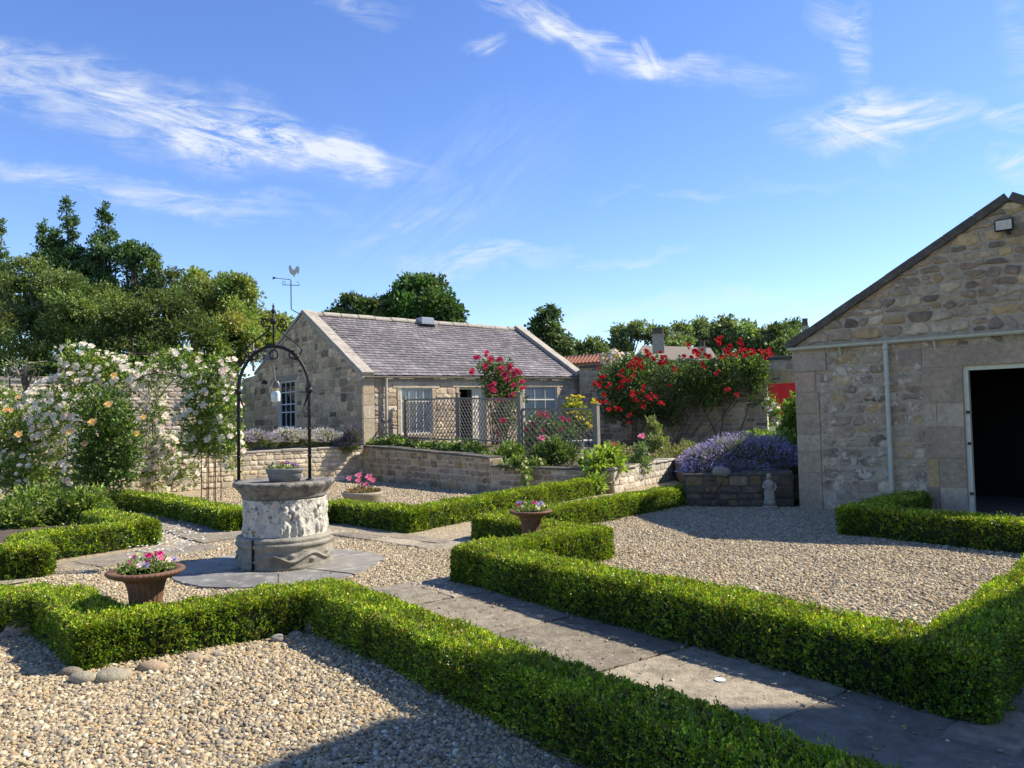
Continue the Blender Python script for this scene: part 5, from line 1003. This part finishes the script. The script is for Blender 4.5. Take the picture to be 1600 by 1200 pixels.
for (x_, y_) in RD_:
    bloom('red', AT(x_, y_, 26.9+random.uniform(-.3,.2)-(x_-930)*.0055), (random.uniform(-.3,.3),-1,.5), random.uniform(.055,.09), t)
ex = [(x_+random.uniform(-6,6), y_+random.uniform(-6,6)) for x_, y_ in RD_ for q in range(1)]+[(random.gauss(985,34), random.gauss(608,26)) for q in range(28)]
bloom_mass(['red'], [AT(x_, y_, 27.0+random.uniform(-.3,.2)-(x_-930)*.0055) for x_, y_ in ex], [np.array([random.uniform(-.4,.4),-1,random.uniform(0,.8)]) for _ in ex], [random.uniform(.04,.075) for _ in ex], t)
b = MB()
for (x0,y0,x1,y1) in ((1125,690,1130,600),(1128,650,1160,600),(1120,680,1085,620),(1150,690,1175,610),(1000,690,1010,620),(1040,690,1000,600)): b.tube([AT(x0,y0,28), AT((x0+x1)/2+3,(y0+y1)/2,28.1), AT(x1,y1,28)], [.035,.025,.012], 6)
b.build('woody_stems', M['stem'], t)
rose('peach rambling rose on top of the wall beside the cottage', [B(955,560,18,14,30)], 500, .08, ['blush'], 30, .08, base=3.6)
# pink climber on the cottage front
t = shrub('pink_climbing_rose', 'deep pink climbing rose beside the cottage door', 'rose', [B(775,595,30,18,26.2),B(800,600,22,18,26.2),B(758,575,14,12,26.1),B(782,575,22,14,26.1),B(770,615,14,16,26.4),B(790,650,24,35,26.0),B(800,620,24,14,26)], 7000, .085, DL+RL[:2], base=1)
for (x_, y_) in ((745,561),(759,553),(765,563),(757,574),(782,563),(783,575),(790,587),(797,575),(806,581),(810,583),(792,593),(804,602),(817,606),(766,604),(817,596),(740,581),(772,600),(770,612),(780,625),(791,627),(800,618),(785,657),(778,675),(799,575),(788,585),(801,584)):
    for q in range(2): bloom('pink', AT(x_+random.uniform(-3,3), y_+random.uniform(-3,3), 25.7), (random.uniform(-.3,.3),-1,.4), random.uniform(.07,.115), t)
t = shrub('pink_shrub_rose', 'shrub rose with pale pink blooms behind the right trellis panel', 'rose', [B(850,665,30,22,22.2),B(880,680,30,22,22.2),B(830,690,25,22,22)], 4500, .075, DL+RL[:2], base=.8)
for (x_, y_) in ((843,647),(850,648),(855,650),(888,657),(878,654),(822,672),(850,673),(876,670),(832,663),(785,657)): bloom('pink', AT(x_, y_, 21.9), (0,-1,.4), .09, t)
t = shrub('yellow_shrub', 'shrub with yellow flower heads at the right end of the cottage', 'shrub', [B(897,640,18,20,25),B(915,655,14,18,25),B(900,665,18,15,25)], 3500, .08, [(.2,.26,.03),(.12,.18,.03),(.4,.38,.05)], base=.8)
for i in range(30): bloom('gold', AT(random.uniform(883,914), random.choice([621,632,643,654])+random.uniform(-3,3), 24.4), (0,-.5,1), random.uniform(.04,.075), t)
for i in range(10): bloom('gold', AT(random.uniform(918,940), random.uniform(622,668), 24.6), (0,-1,.6), .07, t)
# raised bed planting
LG = [(.13,.20,.04),(.18,.26,.05),(.10,.16,.035),(.26,.33,.09)]
def bedplant(label, blobs, n, leaf, cols=LG, kinds=None, nb=0, bs=.05, base=.7, name='bedding_plant'):
    t = shrub(name, label, 'plant', blobs, n, leaf, cols, base=base, stems=False, zmin=.1)
    if nb: blooms_on(t, blobs, nb, kinds, bs, 60, front=(0,-1,.6))
    return t
bedplant('low leafy plants with cream flowers along the top of the dark bed wall', [B(600,694,30,7,25.2),B(640,697,30,8,24),B(680,700,30,9,23),B(615,690,20,8,25)], 5000, .085, kinds=['cream','cream','blush'], nb=40, bs=.05, base=1)
bedplant('bushy plant with small pink flowers under the middle trellis post', [B(715,703,28,13,22.2),B(740,706,22,13,21.6),B(725,698,22,10,22)], 3500, .08, kinds=['cream','blush'], nb=22, bs=.05)
bedplant('pale leafy plant on the bed edge left of the tall trellis post', [B(775,718,22,14,20.4),B(795,710,20,18,20.6),B(760,725,20,8,20.2)], 3000, .09, cols=LG)
bedplant('trailing plant with cream flowers hanging over the lower bed wall', [B(812,725,18,12,19.4),B(822,745,8,18,19.05),B(800,728,22,8,19.5),B(835,728,18,12,19.5)], 2600, .07, kinds=['cream'], nb=30, bs=.045)
bedplant('dark green shrubby plant below the right trellis panel', [B(855,712,26,18,20.0),B(880,710,28,16,20.2),B(865,700,18,18,20)], 4500, .08, cols=[(.08,.13,.03),(.12,.18,.04),(.16,.22,.06)])
bedplant('bright yellow green vine sprawling at the right corner of the bed', [B(935,722,24,14,19.2),B(950,712,22,14,19.4),B(925,735,16,12,19.0),B(960,728,14,10,19.1),B(932,755,12,8,18.6)], 2600, .13, cols=[(.28,.38,.05),(.22,.32,.05),(.36,.44,.09)], kinds=['cream'], nb=8)
bedplant('pinkish flowering herbs in the middle of the raised bed', [B(975,715,24,14,21),B(955,705,26,14,22),B(1000,720,20,10,21)], 3800, .06, cols=[(.22,.20,.10),(.16,.22,.06),(.32,.22,.18),(.25,.28,.10)])
bedplant('tall pale seed stems against the shaded wall', [B(1022,680,13,26,25),B(1028,690,18,14,24.6),B(1018,665,8,16,25)], 2200, .09, cols=[(.18,.24,.07),(.26,.28,.12)], name='seed_plant')
bedplant('yellow green flowering herbs at the right end of the bed', [B(1050,710,28,16,23.6),B(1030,718,26,12,22.8),B(1075,706,18,18,24),B(1000,705,25,12,24.5)], 5200, .06, cols=[(.24,.28,.06),(.18,.24,.06),(.32,.30,.12),(.28,.24,.16)])
t = bedplant('leafy plants with one pink poppy above the bed', [B(1000,725,16,16,20.5),B(1004,702,6,14,20.4)], 1100, .08, cols=[(.14,.22,.08),(.2,.28,.1)]); bloom('rosepink', AT(1003,682,20.4), (0,-1,.8), .10, t); bloom('orange', AT(960,696,21), (0,-1,.8), .09, t)
bloom('rosepink', AT(847,685,20), (0,-1,.8), .10, t)
# lavender
def lavender(label, blobs, n, L, fc, base, gc=((.14,.19,.07),(.20,.25,.10),(.25,.28,.15)), sp=.07, cen_drop=.5):
    """a dome of fine stems tipped with flower spikes"""
    c0 = blobs[0][0]; t = thing('lavender_bush', label, 'lavender', (c0[0],c0[1],base), 'lavender bushes'); PS = []; n = int(n*.8); AX = []
    for (c, r) in blobs:
        m = n//len(blobs); u = nrm(rng.normal(size=(m,3))); u[:,2] = np.abs(u[:,2])*.95-.15; u = nrm(u); tip = np.array(c)+u*np.array(r)*(rng.uniform(.62,1.12,(m,1))+.10*lump(u,3.5,m%97)[:,None]); rt = np.array([c[0],c[1],c[2]-r[2]*cen_drop])+rng.normal(size=(m,3))*np.array(r)*.25; a = nrm(tip-rt); PS.append(tip); AX.append(a)
    T = np.vstack(PS); A = np.vstack(AX); m = len(T); leafmesh('foliage', T-A*L, A+rng.normal(size=(m,3))*.05, L, .012+.006*rng.random(m), palette(m, gc, .15), M['leaf'], t)
    P, D = blob_pts([(c, np.array(r)*.8) for c, r in blobs], n//2); leafmesh('leaves', P, D+rng.normal(size=D.shape)*.5, L*.45, .02, palette(len(P), gc, .15), M['leaf'], t)
    k = rng.random(m) < .62; T, A = T[k], A[k]; m = len(T); PP = np.vstack([T, T]); AA = np.vstack([A, A+rng.normal(size=A.shape)*.04])
    leafmesh('flower_spikes', PP, AA, sp*rng.uniform(.7,1.4,2*m), sp*.30, palette(2*m, fc, .15), M['petal'], t); return t
PUR = [(.36,.30,.58),(.48,.42,.70),(.27,.22,.44),(.60,.54,.78),(.32,.28,.50)]; WHT = [(.80,.76,.72),(.88,.85,.80),(.70,.67,.60),(.62,.56,.62)]; MAU = [(.58,.50,.62),(.48,.42,.55),(.66,.62,.66)]
lavender('big purple lavender spreading over the dark wall beside the outbuilding', [B(1110,722,45,26,16.3),B(1150,712,55,32,16.4),B(1195,715,48,30,16.3),B(1100,735,35,14,16.1),B(1225,725,28,26,16.2),B(1160,735,60,16,16.1)], 15000, .30, PUR, .6, sp=.065)
lavender('pale mauve lavender nearest the roses on the sunlit retaining wall', [B(400,686,22,14,23.4),B(420,690,20,12,23.7),B(385,690,16,12,23.2)], 3600, .3, MAU, 1.0)
lavender('white flowered lavender below the gable window', [B(448,684,24,14,24.1),B(470,686,22,14,24.4),B(440,690,22,9,24.0)], 4600, .3, WHT, 1.0)
lavender('white flowered lavender below the gable, right of the arch post', [B(505,686,26,15,24.8),B(530,690,22,12,25.0),B(490,690,20,9,24.6)], 4600, .3, WHT, 1.0)
lavender('dark violet lavender at the corner of the cottage', [B(552,684,14,20,24.7),B(545,696,20,12,24.6)], 2600, .3, [(.16,.13,.24),(.22,.18,.32),(.12,.10,.16)], 1.0)
lavender('pale lavender behind the arbour roses', [B(285,690,24,16,24.5),B(310,700,26,14,24.3),B(260,700,20,14,24.5)], 3000, .3, WHT, 1.0)
for (x_, y_) in ((1105,719),(1148,720),(1146,724),(1098,726)): pass
# plants by the red gate
t = shrub('tall_shrub', 'tall yellow green leafy shrub against the corner of the outbuilding', 'shrub', [B(1240,660,14,36,17.6),B(1236,705,20,34,17.2),B(1224,705,14,22,17.6),B(1242,632,7,16,17.5),B(1228,672,7,14,17.5)], 5200, .10, [(.20,.30,.05),(.28,.36,.07),(.12,.18,.03)], base=.6)
leafmesh('blades', AT(1225,740,17)+rng.normal(size=(500,3))*np.array([.28,.2,.05]), np.array([0,0,1.])+rng.normal(size=(500,3))*.16, .85, .035, palette(500, [(.13,.20,.03),(.18,.27,.04)]), M['leaf'], t)
rose('white rose in the opening of the rose wall', [B(1205,632,10,14,24),B(1212,650,10,16,23.6)], 700, .09, ['blush','white'], 14, .08, base=.6)
bedplant('pale leafy growth spilling from the foot of the gate opening', [B(1185,682,22,8,23.0),B(1200,688,18,11,22)], 1600, .09, cols=[(.24,.33,.06),(.18,.26,.05)])
# statue, rock, rod
sx_, sy_ = G(1203,795)[0], G(1203,795)[1]; st = thing('garden_statue', 'small weathered stone statue of a draped figure by the dark low wall', 'statue', (sx_,sy_,0)); k = .72
def drape(r, z, a): return r*(1+.10*math.cos(a*2+z*6)+.05*math.cos(a*9+z*12))
b = MB(); b.lathe([(.05,0),(.15,0),(.15,.05),(.12,.07)], (sx_,sy_,0), 16); b.build('plinth', M['statue'], st)
b = MB(); b.lathe([(.02,.07),(.105,.075),(.10,.14),(.085,.24),(.095,.33),(.075,.40),(.095,.47),(.10,.52),(.07,.55),(.035,.57),(.03,.585),(.05,.60),(.055,.64),(.045,.68),(.015,.70)], (sx_,sy_,0), 28, drape)
b.tube([(sx_-.09,sy_,.51),(sx_-.13,sy_-.05,.43),(sx_-.03,sy_-.11,.40)], [.028,.024,.018], 8); b.tube([(sx_+.09,sy_,.51),(sx_+.12,sy_-.04,.42),(sx_+.05,sy_-.11,.36)], [.028,.024,.018], 8); b.build('figure', M['statue'], st, smooth=True)
g = AT(1128,742,15.7); cobble(g[0], g[1], .2, .14, .10, .2, 'x', (.30,.27,.22)); o = bpy.data.objects[[q.name for q in bpy.data.objects if q.name.startswith('cobble')][-1]]; o.location = (g[0],g[1],.70); o.name = 'coping_boulder'; tag(o, 'rounded pale stone lying on top of the dark lavender wall', 'stone'); del o['group']
b = MB(); b.tube([AT(1129,752,15.4), AT(1107,791,15.2)], .012, 6); o = b.build('iron_rod', M['iron']); tag(o, 'thin dark rod leaning against the low lavender wall', 'rod')
g = G(1125,1069); b = MB(); b.lathe([(.01,.028),(.035,.028),(.038,.031),(.035,.034),(.01,.034)], (g[0],g[1],0), 20, sy=1); o = b.build('white_disc', M['disc']); tag(o, 'small white disc lying on the shaded flagstones', 'disc')
# mesh fence panel by the boundary wall
fa = AT(398,568,31.5); b = MB(); b.beam(AT(396,580,31.5), AT(395,536,31.5), .07, .07, up=(0,1,0)); t = thing('wire_fence', 'wire mesh and post standing above the boundary wall beside the cottage', 'fence', tuple(fa)); b.build('post', M['pot_stone'], t)
b = MB()
for i in range(9): b.tube([AT(397+i*3,572-i*1.2,31.5), AT(412+i*3,545,31.5)], .008, 4); b.tube([AT(397+i*3,545,31.5), AT(412+i*3,568-i*1.0,31.5)], .008, 4)
b.build('mesh_wire', M['lead'], t)
# petals fallen on the path
n_ = 300; P = []
while len(P) < n_:
    x_, y_ = random.gauss(265,45), random.gauss(838,13)
    if 190 < x_ < 365 and 815 < y_ < 872: q = G(x_, y_, .03); P.append((q[0],q[1],.034))
o = leafmesh('fallen_petals', np.array(P), np.column_stack([rng.normal(size=(n_,2)), np.full(n_,.05)]), .055, .045, np.full((n_,3),.8), M['petal'], None, flat=np.tile([0,0,1.],(n_,1))); tag(o, 'white rose petals scattered on the flagstones left of the well', 'petals', kind='stuff')
# ================================================================== TREES
def tree(name, label, blobs, n, leaf, cols, trunk=None, m='leaf', sub=10, group='trees beyond the garden walls', drop=0.0, k=5, base=0):
    """trunk with limbs and a crown made of leafy sub-clumps"""
    c0 = np.array(blobs[0][0]); lo = min(c[2]-r[2] for c, r in blobs); bx = trunk if trunk is not None else (c0[0], c0[1]); t = thing(name, label, 'tree', (bx[0],bx[1],base), group)
    sb = []; 
    for (c, r) in blobs:
        r = np.array(r); q = max(4, int(sub)); u = nrm(rng.normal(size=(q,3))); 
        for i in range(q): s = rng.uniform(.28,.5); sb.append((np.array(c)+u[i]*r*(1-s*.55), r*s*np.array([1,1,.8])))
    w = np.array([np.prod(r)**(2/3) for c, r in sb]); w /= w.sum(); P = []; D = []; C_ = []
    for (c, r), f in zip(sb, w):
        mth_ = max(6, int(n/k*f)); u = nrm(rng.normal(size=(mth_,3))); u[:,2] += .25; u = nrm(u); P.append(c+u*r*(rng.random((mth_,1))**.4)*(1+.2*lump(u,3,int(abs(c[0]*91))%999)[:,None])); D.append(u+np.array([0,0,.2-drop])); C_.append(np.array(palette(1, cols, .14))*np.ones((mth_,1)))
    P, D, C_ = np.vstack(P), np.vstack(D), np.vstack(C_); L_, A_ = tufts(P, D, k, leaf*1.5, 1.1); n2 = len(L_)
    leafmesh('crown', L_, A_, leaf*rng.uniform(.6,1.3,n2), leaf*.6, np.repeat(C_, k, 0)*(1+rng.normal(size=(n2,1))*.16), M[m], t)
    b = MB(); h = c0[2]; rt = max(.12, .045*h); p0 = np.array([bx[0],bx[1],base-.1]); mid_ = np.array([(bx[0]+c0[0])/2, (bx[1]+c0[1])/2, lo*.6+base*.4]); b.tube([p0, mid_, c0], [rt, rt*.75, rt*.3], 8)
    for (c, r), _ in zip(sb[::max(1,len(sb)//14)], range(16)): s_ = p0+(c0-p0)*random.uniform(.4,.85); b.tube([s_, (s_+c)/2+rng.normal(size=3)*.1, c], [rt*.35, rt*.2, rt*.06], 5)
    b.build('trunk', M['bark'], t); return t
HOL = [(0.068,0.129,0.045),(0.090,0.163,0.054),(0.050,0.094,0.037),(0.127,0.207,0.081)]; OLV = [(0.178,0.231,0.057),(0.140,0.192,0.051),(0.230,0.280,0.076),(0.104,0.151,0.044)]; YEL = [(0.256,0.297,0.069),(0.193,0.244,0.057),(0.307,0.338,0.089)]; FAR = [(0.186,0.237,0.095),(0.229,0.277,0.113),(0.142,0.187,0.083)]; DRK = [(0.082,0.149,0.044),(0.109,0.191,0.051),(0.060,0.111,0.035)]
def cone(px, ptop, pbot, hw, D, k=9):
    o = []
    for i in range(k):
        f = i/(k-1); y = ptop+10+(pbot-ptop)*f; r = 6+hw*.9*f**.82; o.append(B(px+random.uniform(-3,3)*(1+2*f), y, r, max(12, r*.8), D+random.uniform(-.3,.3)))
    return o[::-1]
tree('holly_tree', 'tallest pointed holly with a narrow spire, left of its twin', cone(102,312,500,46,39), 26000, .15, HOL, m='gloss_leaf', sub=9)
tree('holly_tree', 'pointed holly spire just right of the tallest one', cone(160,316,500,55,39), 28000, .15, HOL, m='gloss_leaf', sub=9)
tree('holly_tree', 'smaller pointed holly at the left of the spires', cone(70,344,480,34,40), 13000, .15, HOL, m='gloss_leaf', sub=8)
tree('holly_tree', 'pale spindly tree cut by the left edge', cone(2,344,500,34,41), 9000, .15, [(.13,.18,.07),(.10,.15,.06)], sub=7)
tree('thorn_tree', 'thin upright tree right of the holly spires', [B(212,430,30,50,39),B(238,440,18,42,38.5),B(205,400,16,22,39),B(243,415,9,18,38.5)], 9000, .15, HOL+OLV[:1], sub=12)
tree('broad_tree', 'low spreading olive green tree along the left boundary wall', [B(60,470,85,50,36.5),B(140,500,80,48,36),B(20,530,60,50,36),B(110,550,75,45,35.8),B(40,430,45,25,37),B(40,585,60,25,36),B(130,585,60,25,36)], 46000, .14, OLV, sub=22)
tree('broad_tree', 'dense dark green tree behind the centre of the rose arbour', [B(230,500,70,45,36.5),B(210,550,70,45,36),B(290,530,55,48,37),B(170,470,45,30,37),B(290,480,40,36,38),B(265,450,46,28,39),B(230,590,60,22,36),B(330,590,50,24,36.5)], 38000, .14, [(.11,.15,.035),(.085,.12,.03),(.14,.18,.045)], sub=20)
tree('broad_tree', 'rounded yellow green tree left of the iron arch', [B(365,480,40,50,40),B(350,530,50,50,39),B(375,450,26,22,40),B(330,500,34,40,40),B(385,530,24,44,40)], 26000, .17, YEL, sub=16)
tree('broad_tree', 'double topped tree between the hollies and the yellow green tree', [B(305,450,32,26,42),B(315,480,40,30,42)], 9000, .17, YEL+OLV, sub=12)
tree('broad_tree', 'green tree seen through the iron arch behind the gable', [B(415,520,26,28,44),B(440,510,22,20,46),B(425,550,34,26,44)], 8000, .18, YEL, sub=12)
tree('chestnut_tree', 'dense dark rounded tree rising behind the cottage ridge', [B(655,480,58,44,62),B(630,490,40,30,62),B(690,490,30,32,62),B(655,455,34,24,62)], 26000, .34, DRK, sub=20)
tree('broad_tree', 'airy lighter tree left of the dark tree behind the ridge', [B(548,482,26,20,60),B(580,488,24,18,60),B(520,494,18,10,60)], 5500, .28, [(.11,.16,.05),(.08,.12,.04)], sub=12)
tree('birch_tree', 'weeping birch behind the right gable of the cottage', [B(856,505,20,26,56),B(862,535,28,26,56),B(845,525,22,24,56),B(876,545,18,22,56),B(856,490,12,14,56)], 9000, .28, [(.08,.13,.045),(.11,.16,.055)], sub=14, drop=.9)
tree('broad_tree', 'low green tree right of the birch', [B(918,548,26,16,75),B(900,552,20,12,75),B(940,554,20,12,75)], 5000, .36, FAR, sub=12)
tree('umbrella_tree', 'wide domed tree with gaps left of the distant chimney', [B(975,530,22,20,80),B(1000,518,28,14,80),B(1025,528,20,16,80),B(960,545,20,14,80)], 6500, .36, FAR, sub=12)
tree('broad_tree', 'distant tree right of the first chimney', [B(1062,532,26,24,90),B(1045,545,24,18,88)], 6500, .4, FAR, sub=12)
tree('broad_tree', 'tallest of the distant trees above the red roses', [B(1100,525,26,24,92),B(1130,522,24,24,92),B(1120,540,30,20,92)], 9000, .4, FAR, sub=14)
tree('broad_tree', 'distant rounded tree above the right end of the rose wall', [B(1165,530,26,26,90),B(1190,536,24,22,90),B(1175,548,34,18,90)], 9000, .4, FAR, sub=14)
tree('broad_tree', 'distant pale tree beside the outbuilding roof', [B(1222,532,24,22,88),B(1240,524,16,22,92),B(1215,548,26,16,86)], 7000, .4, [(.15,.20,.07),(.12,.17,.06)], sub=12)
tree('magnolia_tree', 'bare twisted shrub branches above the wall at the left edge', [B(40,572,38,8,27)], 260, .10, OLV, sub=6)
b = MB()
for i in range(16):
    p0 = AT(30+random.uniform(-25,40),590,27); q = AT(random.uniform(0,75), random.uniform(556,578), 27+random.uniform(-.5,.5)); b.tube([p0,(p0+q)/2+rng.normal(size=3)*.12,q], [.035,.02,.008], 5)
b.build('branches', M['pot_stone'], bpy.data.objects['magnolia_tree'])
# far hill of trees closing the horizon
o = leafmesh('far_wood', *(lambda n: (np.column_stack([rng.uniform(-120,140,n), rng.uniform(120,150,n), np.abs(rng.normal(size=n))*1.0+rng.random(n)*7.5]), rng.normal(size=(n,3))))(26000), 1.1, .8, palette(26000, FAR), M['leaf']); tag(o, 'distant wood closing the horizon behind the garden walls', 'wood', kind='stuff')
# ================================================================== DISTANT HOUSE
H0 = AT(1000,552,66); hc = thing('distant_house', 'grey roofed stone house with chimneys beyond the rose wall', 'house', (H0[0],H0[1],0)); D_ = 66
a = AT(993,560,D_); c = AT(1120,562,D_+6); r0_ = AT(1004,541,D_+3); r1_ = AT(1110,545,D_+9)
b = MB(); b.add([(a[0],a[1],0),(c[0],c[1],0),(c[0],c[1],a[2]),(a[0],a[1],a[2]),(r0_[0]-.5,r0_[1]+3.5,0),(r0_[0]-.5,r0_[1]+3.5,a[2]),tuple(r0_),(c[0]+1,c[1]+6,0),(c[0]+1,c[1]+6,a[2]),tuple(r1_)], [(0,1,2,3),(0,4,5,6,3),(1,7,8,9,2),(4,7,8,5)]); b.build('wall', M['mortar'], hc)
b = MB(); b.add([tuple(a+(-.2,-.2,.0)), tuple(np.array([c[0],c[1],a[2]])+(.2,-.2,0)), tuple(r1_+(0,0,.1)), tuple(r0_+(0,0,.1)), (r0_[0]-.5,r0_[1]+3.7,a[2]), (c[0]+1,c[1]+6.2,a[2])], [(0,1,2,3),(3,2,5,4)]); b.build('roof', M['roof_brown'], hc)
def chimney(px, pt_, pb, w, D, npots, par, name='chimney'):
    p = AT(px, pt_, D); q = AT(px, pb, D); w = w*D/F; b = MB(); b.box((p[0],p[1],(p[2]+q[2])/2), (w,w*.8,p[2]-q[2])); b.box((p[0],p[1],p[2]+.06), (w*1.2,w,.14)); o = b.build(name, M['cope'], par)
    b = MB(); 
    for i in range(npots): x_ = p[0]+(i-(npots-1)/2)*w/npots; b.lathe([(.13,0),(.15,.1),(.11,.5),(.15,.62)], (x_,p[1],p[2]+.1), 10)
    b.build('chimney_pots', M['bark'], o)
chimney(1028,525,552,16,67,5,hc); chimney(1097,544,560,10,70,2,hc)
hd = thing('far_house', 'pair of dark chimney pots showing above the outbuilding eave', 'house', tuple(AT(1258,515,60)*np.array([1,1,0])))
p = AT(1258,511,60); b = MB(); b.box((p[0]+1.5,p[1],p[2]/2-.6), (3,3,p[2]-1.2)); b.build('wall', M['mortar'], hd); chimney(1258,512,540,8,60,2,hd)
# ================================================================== the tall house on the right, outside the view, whose shadow crosses the foreground
hx = 8.6; bh = thing('main_house', 'tall stone house standing right of the garden, shading the foreground path', 'house', (hx,0,0))
def sil(X, Y): t_ = (hx-X)/math.cos(SUN_AZ); return Y+t_*math.sin(SUN_AZ), t_*math.tan(SUN_EL)
P1_, P2_, P3_, P4_, P5_, P6_ = sil(-1.49,4.24), sil(-.77,4.90), sil(-.15,4.79), sil(-.07,4.39), sil(1.85,4.66), sil(3.7,6.2)
yw = P5_[0]; ev = (P2_[0], P2_[1]); sl_ = (P1_[1]-P2_[1])/(P2_[0]-P1_[0]); yr = -1.0; zr_ = ev[1]+sl_*.8*(ev[0]-yr)
b = MB(); b.prism([(-8,0),(yw,0),(yw,P4_[1]),(yr,zr_-.4),(-8,P4_[1])], (hx,0), (0,1), (1,0), 0, 9); b.build('wall', M['mortar'], bh)
b = MB(); b.prism([(ev[0],ev[1]),(yr,zr_),(-8.4,P4_[1]+.2),(-8.4,P4_[1]-.1),(yr,zr_-.35),(P3_[0]-.5,P3_[1]),(P3_[0],P3_[1])], (hx-.05,0), (0,1), (1,0), 0, 9.1); b.build('roof', M['cope_dark'], bh)
b = MB(); b.prism([(yw,0),(P6_[0],0),(P6_[0],P6_[1]),(yw,P5_[1])], (hx,0), (0,1), (1,0), 0, 3); b.build('porch', M['mortar'], bh)
